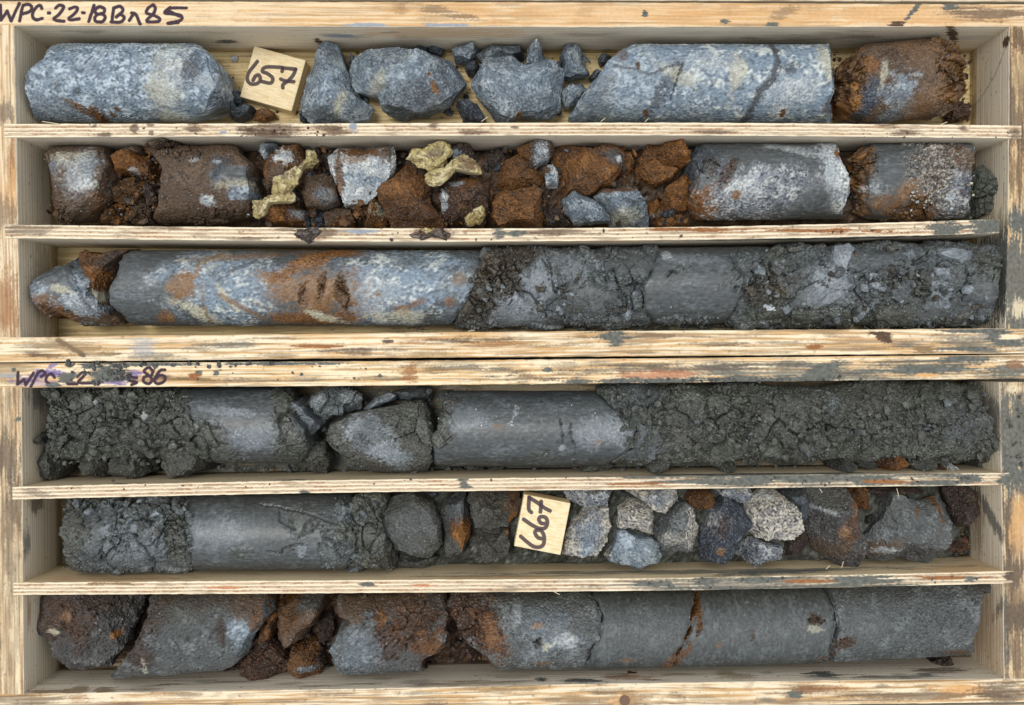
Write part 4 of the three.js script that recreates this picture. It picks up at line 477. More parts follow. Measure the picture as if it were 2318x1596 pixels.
core('grey drill core with a rust corner and white broken right end', 'clay', [1555, 412, 1935, 410],
  [[1572, 328], [1560, 360], [1570, 400], [1560, 440], [1566, 492]], [[1896, 328], [1906, 360], [1922, 392], [1932, 425], [1916, 470], [1912, 496]], { faceLeft: 0.5, jag: 0.003, chip: 0.003, patches: [E('clay', 1720, 360, 150, 50, 0, 0.5), E('navy', 1595, 365, 34, 44, 0, 0.5, 0.9), E('olive', 1600, 385, 18, 30, 20, 0.5, 0.7), E('orange', 1600, 462, 52, 42, -25, 0.35), E('granblue', 1690, 450, 90, 50, 0, 0.5), E('white', 1690, 415, 60, 26, -15, 0.6, 0.7), E('granblue', 1780, 430, 60, 46, 0, 0.5), E('white', 1885, 390, 36, 70, -12, 0.45, 0.9), E('clay', 1830, 460, 40, 40, 0, 0.6, 0.8), E('redbrown', 1640, 400, 12, 34, 30, 0.5, 0.8), E('orange', 1888, 352, 8, 10), E('stain', 1660, 445, 10, 8), E('white', 1800, 345, 60, 10, 15, 0.5, 0.5)] });
core('gravelly grey drill core with a rusty left end, beside the tray end', 'clay', [1935, 411, 2215, 408],
  [[1955, 330], [1936, 350], [1945, 390], [1956, 430], [1946, 470], [1956, 496]], [[2206, 328], [2212, 360], [2202, 400], [2198, 450], [2185, 494]], { faceLeft: 0.25, jag: 0.004, chip: 0.003, capL: 'rustcrumb', patches: [E('rustcrumb', 1958, 372, 34, 40, 10, 0.35), E('gravel', 2130, 400, 90, 85, 0, 0.4), E('rust', 2180, 380, 40, 40, 0, 0.5, 0.6), E('stain', 2020, 450, 60, 30, -20, 0.5, 0.9), E('rustcrumb', 2080, 480, 50, 28, 0, 0.4), E('granblue', 2170, 440, 44, 50, 0, 0.5, 0.9), E('white', 1985, 430, 30, 14, 0, 0.5, 0.7), E('navy', 2190, 425, 20, 20, 0, 0.5, 0.8), E('white', 2140, 450, 16, 12), E('clay', 2000, 390, 30, 60, 0, 0.5)] });
const R2 = 'small rusty lumps in the second channel';
for (const [pts, kind, top, label] of [
  [[262, 360, 290, 345, 330, 355, 350, 375, 330, 400, 275, 400], 'orange', 0.085, 'bright orange lump right of the white-smeared brown core'], [[250, 430, 290, 410, 330, 415, 340, 440, 305, 462, 260, 455], 'rustcrumb', 0.084, 'loose orange crumble below the bright orange lump'], [[322, 378, 352, 370, 368, 388, 360, 412, 330, 410], 'rust', 0.08, 'rust lump touching the left end of the brown clay-coated core'], [[340, 415, 366, 420, 366, 470, 345, 475, 335, 445], 'darkred', 0.07, 'dark red lump under the left end of the clay-coated core'], [[278, 345, 305, 332, 340, 338, 345, 356, 290, 360], 'brown', 0.076, 'brown lump under the divider beside the bright orange lump'], [[300, 470, 340, 455, 362, 480, 350, 506, 305, 506], 'browncrumb', 0.074, 'crumbly brown lump at the lower divider before the clay-coated core'], [[240, 465, 270, 455, 300, 475, 290, 506, 245, 506], 'rustcrumb', 0.066, 'rusty crumble at the foot of the white-smeared core'], [[345, 340, 395, 322, 430, 330, 425, 346, 360, 360], 'browncrumb', 0.098, 'brown crumble perched on the top edge of the clay-coated core'], [[86, 470, 98, 460, 108, 480, 92, 490], 'brown', 0.05, 'brown crumb against the left tray end'],
  [[1090, 350, 1130, 340, 1155, 360, 1130, 395, 1095, 390], 'darkred', 0.06, 'dark red rock right of the larger foam lump'], [[735, 345, 758, 338, 764, 380, 745, 398, 725, 380], 'darkred', 0.06, 'dark red rock left of the white-faced rock'], [[1440, 370, 1460, 335, 1500, 328, 1505, 360, 1480, 385, 1450, 395], 'rust', 0.072, 'rust lump under the divider left of the round orange lump'], [[1462, 465, 1485, 450, 1496, 470, 1480, 492, 1464, 492], 'orange', 0.066, 'orange nub right of the grey core stub'], [[1555, 395, 1575, 388, 1580, 420, 1566, 440, 1552, 425], 'orange', 0.08, 'small orange nub touching the rust corner of the grey core'], [[1240, 475, 1270, 462, 1285, 490, 1300, 514, 1240, 512], 'darkred', 0.05, 'dark red rock below the blocky orange-brown rock'], [[695, 478, 730, 470, 745, 490, 735, 512, 700, 512], 'navy', 0.05, 'dark blue rock in the gap right of the rounded orange-brown stone'], [[808, 470, 826, 458, 838, 470, 826, 496, 806, 492], 'rust', 0.06, 'small rust lump left of the three-cornered stone'], [[1480, 495, 1540, 486, 1560, 512, 1490, 514], 'orange', 0.05, 'flat orange lump along the lower divider before the grey core'], [[1100, 420, 1118, 412, 1122, 470, 1104, 480], 'rust', 0.06, 'narrow rust lump left of the squarish rust rock'], [[598, 410, 640, 400, 646, 436, 612, 444], 'brown', 0.08, 'brown lump at the left foot of the foam-covered rock'], [[604, 436, 616, 470, 604, 500, 590, 500, 592, 450], 'nearblack', 0.05, 'near-black lump under the left end of the foam streak'], [[1395, 345, 1428, 340, 1432, 400, 1418, 420, 1400, 400], 'rust', 0.07, 'narrow rust lump right of the blocky orange-brown rock'],
]) rock('rock_fragment', label, 'rock', kind, pts, { top, step: 0.0015, base: 0.02, group: R2, patches: kind === 'rustcrumb' || kind === 'orange' ? [E('white', pts[0] + 30, pts[1] + 20, 10, 8, 0, 0.6, 0.6)] : [] });
rock('rock_fragment', 'dark grey pebble with a white cheek above the brown core end', 'rock', 'slate', [592, 345, 605, 325, 628, 322, 638, 338, 625, 355, 605, 366], { top: 0.095, base: 0.04, p: 2.2, cuts: 5, patches: [E('white', 598, 352, 12, 12)] });
rock('rock_fragment', 'rusty brown rock half covered in yellow foam', 'rock', 'rust', [608, 395, 620, 355, 650, 325, 690, 325, 700, 350, 716, 380, 700, 420, 640, 440, 610, 425], { top: 0.09, patches: [E('white', 640, 356, 24, 18, 0, 0.5, 0.9), E('stone', 700, 390, 14, 12), E('brown', 625, 395, 20, 24)] });
rock('rock_fragment', 'rounded orange-brown stone below the left foam streak', 'rock', 'rust', [606, 480, 620, 468, 668, 464, 694, 480, 692, 505, 660, 512, 612, 506], { top: 0.085, p: 2.3, cuts: 6, patches: [E('orange', 625, 490, 22, 18), E('stone', 670, 480, 22, 12, 0, 0.5, 0.7)] });
rock('rock_fragment', 'brown rock between the left foam streak and the white-faced rock', 'rock', 'brown', [680, 440, 695, 410, 740, 388, 758, 410, 768, 460, 740, 482, 700, 478], { top: 0.088, patches: [E('stone', 735, 440, 20, 20, 0, 0.5, 0.5)] });
rock('rock_fragment', 'brown-topped rock with a bright blue-white broken face', 'rock', 'white', [754, 365, 770, 340, 830, 330, 890, 328, 898, 360, 886, 402, 860, 430, 830, 456, 784, 462, 774, 420, 758, 392], { top: 0.096, cuts: 5, patches: [E('rust', 815, 338, 70, 16, 0, 0.4), E('rust', 765, 390, 10, 60, 0, 0.4, 0.9), E('brown', 875, 345, 16, 26, 0, 0.5, 0.9), E('blue', 830, 405, 40, 12, 10, 0.6, 0.9), E('stain', 800, 360, 40, 8, 0, 0.6, 0.7)], planes: [[0, 0.9, 0.42, 0.55], [-0.2, 0.75, -0.6, 0.72]] });
rock('rock_fragment', 'small brown rounded stone below the white-faced rock', 'rock', 'brown', [738, 486, 760, 474, 795, 478, 810, 500, 802, 516, 742, 514], { top: 0.072, p: 2.2, patches: [E('rust', 770, 495, 24, 14)] });
rock('rock_fragment', 'small three-cornered stone with a yellow-white tip', 'rock', 'rust', [845, 448, 862, 468, 882, 500, 872, 516, 828, 514, 832, 478], { top: 0.085, patches: [E('cream', 850, 470, 18, 18, 0, 0.5), E('orange', 842, 468, 6, 12)], planes: [[0.6, 0.7, 0, 0.45]] });
rock('rock_fragment', 'large rust-red rock left of the brown foam-capped rock', 'rock', 'rust', [860, 440, 895, 390, 922, 374, 958, 388, 982, 420, 978, 468, 1002, 498, 1002, 514, 890, 514, 878, 478], { top: 0.094, rough: 0.05, patches: [E('orange', 915, 430, 30, 34, 0, 0.6, 0.6), E('redbrown', 930, 480, 60, 30, 0, 0.6, 0.6)] });
rock('rock_fragment', 'brown rock behind the larger yellow foam lump', 'rock', 'darkred', [985, 345, 1010, 330, 1070, 334, 1086, 360, 1078, 400, 1030, 405, 990, 380], { top: 0.082, patches: [E('stone', 1030, 345, 20, 10)] });
rock('rock_fragment', 'reddish rock capped by yellow foam and trailing pale glue', 'rock', 'redbrown', [1000, 420, 1030, 402, 1085, 398, 1112, 420, 1106, 470, 1088, 510, 1020, 512, 1002, 462], { top: 0.09, patches: [E('rust', 1060, 400, 30, 24), E('white', 1002, 455, 8, 26, 0, 0.4, 0.9), E('white', 1032, 412, 14, 8, 0, 0.5, 0.7)] });
rock('rock_fragment', 'leaning rust rock tucked under the speckled grey-brown cobble', 'rock', 'rust', [1116, 425, 1148, 372, 1190, 346, 1222, 385, 1226, 424, 1160, 440], { top: 0.08, patches: [E('orange', 1165, 400, 30, 26, 0, 0.6, 0.5)] });
rock('rock_fragment', 'squarish rust rock in front of the leaning rust rock', 'rock', 'rust', [1114, 462, 1128, 438, 1180, 420, 1226, 430, 1232, 462, 1222, 512, 1140, 514, 1120, 492], { top: 0.096, patches: [E('orange', 1190, 480, 30, 20, 0, 0.6, 0.5)], planes: [[0, 0.9, 0.35, 0.62]] });
rock('rock_fragment', 'speckled grey-brown cobble leaning on the divider', 'rock', 'brown', [1164, 336, 1184, 318, 1240, 318, 1252, 345, 1242, 376, 1205, 380, 1176, 362], { top: 0.1, patches: [E('rust', 1180, 345, 24, 20), E('granblue', 1225, 348, 20, 26), E('white', 1222, 350, 10, 14, 0, 0.6, 0.7)] });
rock('rock_fragment', 'little blue-white stone below the grey-brown cobble', 'rock', 'white', [1224, 384, 1250, 374, 1264, 398, 1262, 422, 1236, 422], { top: 0.088, base: 0.03, patches: [E('brown', 1235, 384, 14, 10), E('blue', 1248, 400, 10, 8)] });
rock('rock_fragment', 'large blocky orange-brown rock above two grey pebbles', 'rock', 'rust', [1254, 350, 1278, 330, 1400, 334, 1422, 350, 1420, 392, 1390, 428, 1330, 440, 1268, 456, 1258, 400], { top: 0.094, p: 3.2, rough: 0.05, patches: [E('orange', 1310, 370, 50, 24, 0, 0.6, 0.7), E('slate', 1400, 350, 24, 18, 0, 0.5, 0.7), E('white', 1404, 356, 6, 8), E('orange', 1370, 395, 40, 16, 0, 0.6, 0.6)] });
rock('rock_fragment', 'oval pale grey pebble resting against a larger grey stub', 'rock', 'stone', [1278, 456, 1300, 436, 1330, 446, 1368, 478, 1376, 500, 1342, 514, 1300, 506, 1280, 482], { top: 0.094, base: 0.03, p: 2.2, cuts: 6 });
rock('rock_fragment', 'grey core stub with a dark streak behind the oval pebble', 'rock', 'stone', [1350, 452, 1364, 430, 1410, 420, 1450, 438, 1464, 470, 1462, 512, 1386, 514, 1374, 482], { top: 0.092, cuts: 6, patches: [E('rust', 1395, 426, 50, 10, 0, 0.5, 0.9), E('slate', 1425, 458, 24, 6, 25), E('cream', 1410, 490, 30, 16, 0, 0.6, 0.5)] });
rock('rock_fragment', 'rough orange lump between two dark gaps', 'rock', 'orange', [1440, 384, 1486, 364, 1546, 386, 1522, 414, 1472, 424, 1446, 404], { top: 0.084, base: 0.03, rough: 0.06, patches: [E('rust', 1480, 395, 40, 20, 0, 0.5, 0.7)] });
rock('rock_fragment', 'round rust-orange lump against the upper divider', 'rock', 'orange', [1488, 346, 1504, 320, 1550, 322, 1566, 354, 1556, 378, 1502, 378], { top: 0.1, base: 0.02, rough: 0.06, patches: [E('rust', 1520, 345, 30, 20, 0, 0.5, 0.7)] });
rock('rock_fragment', 'rust-orange lump with a grey foot beside the grey core', 'rock', 'orange', [1498, 430, 1520, 412, 1552, 400, 1562, 430, 1552, 482, 1512, 492, 1496, 462], { top: 0.09, rough: 0.06, patches: [E('slate', 1525, 480, 24, 12), E('rust', 1530, 440, 24, 24, 0, 0.6, 0.6)] });
rock('clay_lump', 'dark grey clay crumbled against the right end of the second channel', 'clay', 'finecrumb', [2196, 380, 2215, 365, 2232, 400, 2238, 450, 2232, 494, 2190, 496, 2188, 430], { top: 0.078 });

// yellow foam, draped in three places
function foam(label, lobes) {                                    // lobes: [top height, outline]
  return thing('foam_residue', mergeGeometries(lobes.map(([top, pts], i) => rockGeo({ kind: 'goo', pts, top, base: top - 0.02, p: 2.1, cuts: 5, cut: 0.62, rough: 0.13, step: 0.0011, patches: [E('rust', 1062, 376, 20, 16, 0, 0.6, 0.8), E('brown', 650, 405, 10, 10, 0, 0.7, 0.7), E('rust', 590, 475, 8, 12, 0, 0.7, 0.6), E('brown', 985, 350, 16, 8, 0, 0.7, 0.7), E('brown', 690, 370, 8, 8, 0, 0.7, 0.7)] }))), gooMat, label, 'foam');
}
foam('streak of yellow waxy foam trailing from rusty rock to brown core', [[0.096, [568, 452, 590, 453, 611, 445, 640, 438, 648, 428, 664, 448, 660, 459, 611, 462, 604, 484, 589, 493, 575, 480]], [0.098, [618, 430, 622, 408, 647, 384, 672, 380, 686, 388, 683, 420, 661, 427, 647, 445, 625, 444]], [0.092, [694, 344, 711, 342, 720, 362, 704, 380, 690, 380, 680, 392, 668, 388, 693, 362]]]);
foam('folded lump of yellow waxy foam over reddish rock', [[0.094, [921, 358, 935, 334, 953, 337, 971, 330, 992, 324, 1014, 330, 1018, 348, 1000, 376, 971, 384, 949, 376, 935, 362]], [0.101, [970, 394, 982, 384, 1006, 380, 1021, 355, 1043, 350, 1064, 362, 1082, 376, 1084, 400, 1064, 394, 1036, 380, 1021, 398, 1003, 416, 985, 419, 974, 408]]]);
foam('small pale glue drip at the foot of reddish rock', [[0.082, [1054, 495, 1068, 477, 1093, 463, 1096, 491, 1089, 509, 1061, 511]]]);
rock('grease_smear', 'small purple-brown greasy clot stuck on the divider edge left of the other', 'grease', 'darkred', [662, 530, 680, 518, 715, 515, 728, 526, 712, 540, 700, 556, 686, 545], { top: RAIL + 0.006, base: RAIL - 0.002, rough: 0.16, mat: 'slick' });
rock('grease_smear', 'pale tan and purple greasy smear on the divider below the foam lump', 'grease', 'redbrown', [936, 532, 960, 518, 1010, 514, 1016, 530, 1004, 542, 985, 536, 955, 545], { top: RAIL + 0.004, base: RAIL - 0.002, rough: 0.16, mat: 'slick', patches: [E('goo', 975, 525, 14, 10)] });

// ================================================================ tray 85, third channel
core('broken wedge of grey core with a brown underside and pale oval pebble', 'stone', [55, 660, 290, 654],
  [[165, 584], [110, 604], [74, 625], [55, 655], [68, 690], [100, 718], [150, 732]], [[172, 586], [178, 630], [190, 668], [215, 700], [285, 734]], { R: 0.0425, jag: 0.006, lump: 0.003, chip: 0.007, patches: [E('rust', 110, 690, 40, 20, 20, 0.9, 0.7), E('clay', 140, 630, 40, 40, 0, 0.5), E('rust', 135, 712, 80, 22, 8, 0.4), E('brown', 230, 720, 60, 16, 8, 0.4), E('white', 190, 690, 34, 24, 20, 0.25, 0.8), E('stone', 195, 695, 30, 22, 20, 0.3, 0.5), E('cream', 150, 655, 24, 8, 10, 0.5, 0.7), E('stain', 110, 675, 24, 10, 0, 0.5, 0.7)] });
rock('rock_fragment', 'dark rust-red broken rock wedged behind the long stained core', 'rock', 'rust', [176, 625, 200, 575, 272, 560, 304, 566, 268, 602, 252, 642, 250, 705, 216, 704, 192, 664], { top: 0.085, rough: 0.06, patches: [E('darkred', 245, 590, 40, 24, 0, 0.5, 0.9), E('orange', 200, 630, 26, 22, 0, 0.5, 0.9), E('cream', 205, 668, 26, 12, 20, 0.5), E('darkred', 240, 670, 16, 40)] });
core('long grey and white drill core streaked with orange rust stains', 'clay', [245, 652, 1080, 652],
  [[302, 566], [272, 590], [265, 620], [246, 650], [252, 690], [282, 720], [302, 740]], [[1092, 566], [1085, 600], [1072, 640], [1052, 680], [1020, 738]], { jag: 0.003, patches: [
    E('marble', 380, 620, 60, 16, -35, 0.9, 0.6), E('cream', 470, 610, 60, 24, -40, 0.5, 0.8), E('marble', 460, 650, 60, 70, 20, 0.9, 0.95), E('marble', 520, 690, 60, 44, 0, 0.5), E('cream', 440, 700, 60, 16, 30, 0.5, 0.8), E('marble', 560, 650, 90, 60, 30, 0.9), E('cream', 520, 672, 6, 40, -35, 0.5, 0.8), E('marble', 640, 620, 60, 16, -10, 0.5), E('marble', 900, 650, 140, 80, 0, 0.8), E('white', 860, 660, 60, 60, 0, 0.9, 0.45), E('marble', 890, 605, 70, 20, 0, 0.9, 0.9), E('clay', 940, 600, 50, 14, 0, 0.5, 0.9), E('marble', 960, 640, 50, 60, 0, 0.9, 0.8),
    E('stain', 420, 655, 30, 34, 30, 0.3), V('stain', [[440, 640], [462, 600], [500, 572]], 7, 0.7), E('stain', 720, 665, 100, 50, 0, 0.6), E('stain', 640, 635, 60, 14, 12, 0.4, 0.8), E('orange', 700, 595, 70, 18, -25, 0.4, 0.85), E('orange', 770, 572, 50, 10, 0, 0.4, 0.85), E('orange', 700, 720, 90, 16, 0, 0.4, 0.85), E('orange', 375, 718, 20, 14, 0, 0.4, 0.8), V('stain', [[472, 640], [468, 690], [472, 730]], 4.5, 0.7), E('stain', 560, 700, 60, 6, 30, 0.5, 0.7), E('stain', 560, 580, 120, 8, -4, 0.5, 0.6), E('browncrumb', 690, 668, 10, 22, 10, 0.5, 0.6), E('browncrumb', 780, 660, 14, 36, -10, 0.5, 0.7), E('browncrumb', 735, 650, 8, 26, 10, 0.5, 0.6), E('cream', 730, 716, 40, 8, 15, 0.5, 0.9), E('orange', 910, 702, 20, 12, 0, 0.5, 0.8), E('orange', 940, 690, 30, 8, -20, 0.5, 0.7), E('stain', 1040, 635, 16, 14, 0, 0.6, 0.6), E('orange', 1020, 685, 14, 12, 0, 0.5, 0.7), E('cream', 920, 715, 60, 12, 0, 0.6, 0.6), V('vein', [[530, 620], [560, 600], [585, 592]], 6, 0.7)] });
core('crumbling brown and grey clay core with blocky plates, after the stained core', 'greycrumb', [1040, 650, 1480, 648],
  [[1096, 560], [1089, 600], [1076, 640], [1058, 680], [1030, 738]], [[1480, 552], [1478, 600], [1450, 650], [1455, 700], [1470, 738]], { name: 'clay_core', R: 0.0462, lump: 0.003, patches: [E('olive', 1130, 640, 70, 90, 0, 0.5), E('olive', 1080, 700, 50, 40, 0, 0.5), E('olive', 1160, 580, 70, 30, 0, 0.5), E('plate', 1215, 650, 38, 44, 10, 0.3, 0.9), E('plate', 1180, 700, 60, 24, 20, 0.3, 0.8), E('plate', 1150, 725, 40, 20, 0, 0.3, 0.8), E('clayz', 1330, 680, 70, 44, 0, 0.4, 0.85), E('plate', 1260, 590, 40, 24, 0, 0.5, 0.4), E('clayz', 1420, 600, 60, 34, 0, 0.4, 0.7), E('plate', 1300, 620, 30, 22, 0, 0.4, 0.5), V('crack', [[1165, 655], [1200, 668], [1225, 700], [1240, 720]], 2.8, 0.75), V('crack', [[1225, 590], [1248, 625], [1250, 660]], 2.2, 0.75), V('crack', [[1385, 610], [1390, 640], [1405, 670]], 2.2, 0.75), V('crack', [[1455, 660], [1464, 690], [1460, 715]], 2.8, 0.75), V('crack', [[1280, 720], [1310, 722], [1340, 738]], 2.2, 0.75), V('crack', [[1130, 610], [1160, 640], [1175, 660], [1150, 690]], 2.2, 0.75)] });
core('smooth grey clay core section between two crumbled stretches', 'clay', [1470, 648, 1740, 646],
  [[1484, 552], [1482, 600], [1455, 650], [1460, 700], [1474, 738]], [[1740, 556], [1705, 600], [1692, 650], [1665, 700], [1640, 738]], { name: 'clay_core', R: 0.0455, mat: 'slick', worn: 0.003, patches: [E('greycrumb', 1545, 605, 46, 14, -30, 0.4), E('greycrumb', 1680, 610, 40, 40, 0, 0.4), E('plate', 1560, 590, 60, 12, 0, 0.5, 0.6), E('greycrumb', 1530, 725, 60, 10, 0, 0.5), E('white', 1506, 578, 8, 8, 0, 0.5, 0.6)] });
core('crumbled dark grey clay with pale flaky plates, filling the channel end', 'greycrumb', [1640, 646, 2270, 644],
  [[1744, 556], [1709, 600], [1696, 650], [1669, 700], [1644, 738]], [[2268, 545], [2266, 600], [2258, 650], [2246, 700], [2228, 738]], { name: 'clay_core', R: 0.0468, lump: 0.006, jag: 0.005, patches: [E('crumb', 1760, 620, 50, 80, 0, 0.5), E('crumb', 2060, 680, 60, 60, 0, 0.5), E('crumb', 2230, 640, 40, 90, 0, 0.5), E('clay', 1960, 590, 90, 28, 0, 0.4), E('plate', 1865, 640, 54, 44, 0, 0.4, 0.9), E('plate', 1830, 670, 40, 34, -30, 0.4, 0.8), E('clay', 2110, 700, 60, 30, 0, 0.4), E('plate', 2120, 665, 26, 24, 0, 0.4, 0.9), E('clay', 2200, 680, 50, 50, 0, 0.4), E('clay', 1800, 640, 30, 60, 0, 0.5, 0.6), E('olive', 1720, 660, 40, 30, 0, 0.5, 0.7), E('finecrumb', 1800, 715, 90, 20, 0, 0.4), E('finecrumb', 1960, 715, 120, 20, 0, 0.4), V('crack', [[1770, 700], [1790, 660], [1840, 640]], 2.2, 0.75), V('crack', [[1900, 700], [1960, 650], [2010, 620]], 2.2, 0.75), V('crack', [[2050, 600], [2110, 590], [2150, 580]], 2.2, 0.75)] });
const R3 = 'pale clay flakes on the crumbled clay';
for (const [pts, kind, top, label] of [
  [[1878, 590, 1890, 560, 1920, 545, 1935, 560, 1922, 595, 1908, 625, 1895, 610], 'plate', 0.106, 'tallest pale clay shard, standing on end by the divider'], [[2120, 575, 2150, 560, 2195, 570, 2200, 590, 2170, 602, 2140, 590], 'plate', 0.108, 'widest pale flake near the right tray end'], [[2110, 605, 2150, 600, 2162, 620, 2140, 640, 2112, 626], 'plate', 0.109, 'pale flake just below the widest flake'], [[2016, 655, 2040, 636, 2068, 636, 2068, 660, 2045, 690, 2020, 676], 'clay', 0.109, 'dark oval flake with a rounded back'], [[1836, 690, 1860, 665, 1905, 650, 1910, 668, 1872, 690, 1842, 704], 'plate', 0.108, 'long pale flake slanting over the middle of the crumble'], [[1700, 720, 1728, 712, 1742, 726, 1735, 742, 1708, 740], 'plate', 0.083, 'pale flake at the lower rail beside the smooth clay section'], [[2080, 590, 2110, 570, 2130, 580, 2110, 602, 2085, 604], 'clay', 0.104, 'dull grey flake left of the widest flake'], [[1975, 700, 2000, 682, 2042, 684, 2050, 712, 2020, 730, 1985, 724], 'drab', 0.1, 'rough drab lump among crumbs near the lower rail'], [[2145, 720, 2170, 690, 2195, 688, 2200, 700, 2175, 735, 2150, 738], 'drab', 0.094, 'slanting drab slab near the right end, by the rail'], [[1780, 555, 1815, 552, 1820, 570, 1795, 580, 1775, 572], 'drab', 0.098, 'drab flake under the divider at the start of the crumble'], [[1855, 720, 1880, 708, 1905, 716, 1900, 736, 1862, 738], 'greycrumb', 0.09, 'crumbly lump at the lower rail under the long pale flake'], [[1720, 690, 1735, 676, 1760, 684, 1750, 704, 1728, 706], 'white', 0.1, 'bright white flake on the left part of the crumble'], [[1930, 705, 1950, 698, 1962, 712, 1946, 724], 'plate', 0.098, 'small pale flake under the plates, mid crumble'], [[1990, 560, 2030, 552, 2040, 568, 2000, 576], 'drab', 0.098, 'thin drab flake under the divider near the right'], [[2030, 575, 2060, 566, 2075, 580, 2050, 592], 'plate', 0.103, 'small pale flake left of the dull grey flake'], [[2160, 725, 2180, 716, 2186, 734, 2166, 740], 'plate', 0.086, 'small pale flake at the lower rail near the right end'],
]) rock('clay_flake', label, 'clay', kind, pts, { top, base: top - 0.024, p: 3.4, cuts: 8, step: 0.0013, mat: 'damp', group: R3 });
{
  const r = rng(404);
  const sprinkle = (n, x0, x1, yc, R, kinds, where) => { for (let i = 0; i < n; i++) { const w = (r() * 2 - 1) * 0.8, px = lerp(x0, x1, r()), py = yc + w * R / 0.000517, sz = 9 + 15 * r() * r(), a0 = r() * 6.3, st = 0.55 + 0.45 * r(), pts = []; for (let k = 0; k < 6; k++) { const a = k / 6 * 6.283 + (r() - 0.5) * 0.7, q = sz * (0.75 + 0.4 * r()), u = Math.cos(a) * q, v = Math.sin(a) * q * st; pts.push(px + u * Math.cos(a0) - v * Math.sin(a0), py + u * Math.sin(a0) + v * Math.cos(a0)); } const top = FLOOR + R + Math.sqrt(1 - w * w) * R + 0.002 + 0.003 * r(); rock('clay_flake', 'angular grey clay chip half sunk in the ' + where, 'clay', kinds[Math.floor(r() * kinds.length)], pts, { top, base: top - 0.016, p: 3.4, cuts: 9, step: 0.0014, mat: 'damp', group: 'clay chips in the ' + where }); } };
  sprinkle(16, 1100, 1440, 650, 0.0462, ['greycrumb', 'plate', 'drab', 'clay'], 'brown and grey crumble after the stained core'); sprinkle(34, 1710, 2240, 645, 0.0468, ['plate', 'clay', 'clay', 'drab', 'greyrock'], 'flaky crumble at the third channel end'); sprinkle(22, 1460, 2220, 962, 0.0468, ['drab', 'drab', 'greycrumb', 'clay'], 'long crumble holding the rust-red pebble'); sprinkle(14, 120, 420, 952, 0.0425, ['drab', 'drab', 'crumb'], 'dark heap below the purple smears'); sprinkle(12, 160, 410, 1204, 0.0455, ['greycrumb', 'plate', 'clay', 'drab'], 'blue-grey heap of the middle channel'); sprinkle(6, 760, 860, 1204, 0.0445, ['drab', 'greycrumb'], 'short crumble before the round clay lump');
}
rock('clay_lump', 'flat brown-grey clay lump at the foot of the crumbling core', 'clay', 'drab', [1022, 728, 1045, 712, 1080, 716, 1084, 732, 1060, 744, 1025, 744], { top: 0.07 });

// ================================================================ tray 86, first channel
core('dark crumbled clay heap at the left of the channel below purple smears', 'crumb', [95, 952, 480, 952],
  [[112, 870], [112, 920], [116, 960], [112, 1000], [118, 1030]], [[405, 880], [420, 930], [440, 970], [470, 1005], [482, 1052]], { name: 'clay_core', R: 0.0425, lump: 0.005, jag: 0.005, patches: [E('drab', 330, 975, 60, 30, -30, 0.4, 0.8), E('finecrumb', 200, 920, 90, 40, 0, 0.5), E('white', 222, 908, 5, 9, 0, 0.4, 0.8), E('white', 128, 967, 6, 6, 0, 0.4, 0.9), E('white', 340, 940, 6, 8, 0, 0.4, 0.6)] });
core('smooth grey clay core with ragged crumbling ends, in the upper channel of tray 86', 'clay', [390, 962, 700, 962],
  [[392, 878], [406, 930], [434, 970], [474, 1008], [486, 1050]], [[664, 878], [656, 930], [682, 975], [692, 1010], [692, 1048]], { name: 'clay_core', mat: 'slick', worn: 0.004, patches: [E('finecrumb', 480, 985, 46, 40, 20, 0.4), E('finecrumb', 410, 935, 22, 80, -10, 0.4), E('finecrumb', 650, 930, 20, 44, 0, 0.4), E('finecrumb', 660, 1000, 40, 40, 20, 0.4), E('finecrumb', 640, 892, 30, 14, 0, 0.4), E('plate', 580, 985, 50, 26, 0, 0.5, 0.8), E('plate', 520, 930, 70, 10, 4, 0.5, 0.7), E('finecrumb', 520, 1030, 40, 16, 20, 0.5, 0.8)] });
rock('clay_lump', 'flat three-pointed pale clay shard beside a dark crack', 'clay', 'plate', [655, 906, 684, 895, 704, 918, 734, 950, 716, 970, 700, 986, 672, 970], { top: 0.1, cuts: 8, mat: 'damp', patches: [E('finecrumb', 665, 945, 12, 34, -20, 0.4), E('finecrumb', 700, 915, 12, 10)], planes: [[0.1, 0.9, 0.3, 0.6]] });
rock('clay_lump', 'rough crumbling clay lump against the rail, right of the shard', 'clay', 'greycrumb', [706, 940, 704, 905, 740, 880, 800, 876, 830, 890, 815, 925, 770, 935, 735, 950], { top: 0.094, patches: [E('white', 790, 905, 20, 16, 0, 0.5, 0.4), E('white', 832, 912, 12, 12, 0, 0.5, 0.5)] });
rock('clay_lump', 'flat grey clay plate sloping down from the rail', 'clay', 'plate', [822, 925, 850, 900, 890, 884, 904, 892, 896, 906, 860, 918, 835, 930], { top: 0.088, mat: 'damp' });
rock('clay_lump', 'dark flat clay slab tucked under the rail', 'clay', 'clay', [890, 886, 930, 876, 966, 876, 968, 900, 935, 908, 902, 904], { top: 0.07, mat: 'damp' });
core('blunt slanted clay core chunk with a pitted pale face', 'drab', [735, 990, 980, 988],
  [[905, 916], [840, 926], [790, 938], [745, 965], [738, 995], [765, 1025], [800, 1050], [840, 1072]], [[962, 918], [968, 950], [978, 990], [976, 1030], [966, 1062]], { name: 'clay_core', R: 0.041, mat: 'damp', jag: 0.003, patches: [E('plate', 850, 985, 70, 34, 25, 0.3), E('plate', 880, 1020, 60, 30, 25, 0.35), E('pitted', 850, 975, 40, 26, 0, 0.5, 0.6), E('pitted', 820, 1000, 20, 16, 0, 0.5, 0.7), E('finecrumb', 935, 960, 40, 60, 0, 0.5, 0.8), E('finecrumb', 780, 1020, 40, 12, 40, 0.5, 0.9)] });
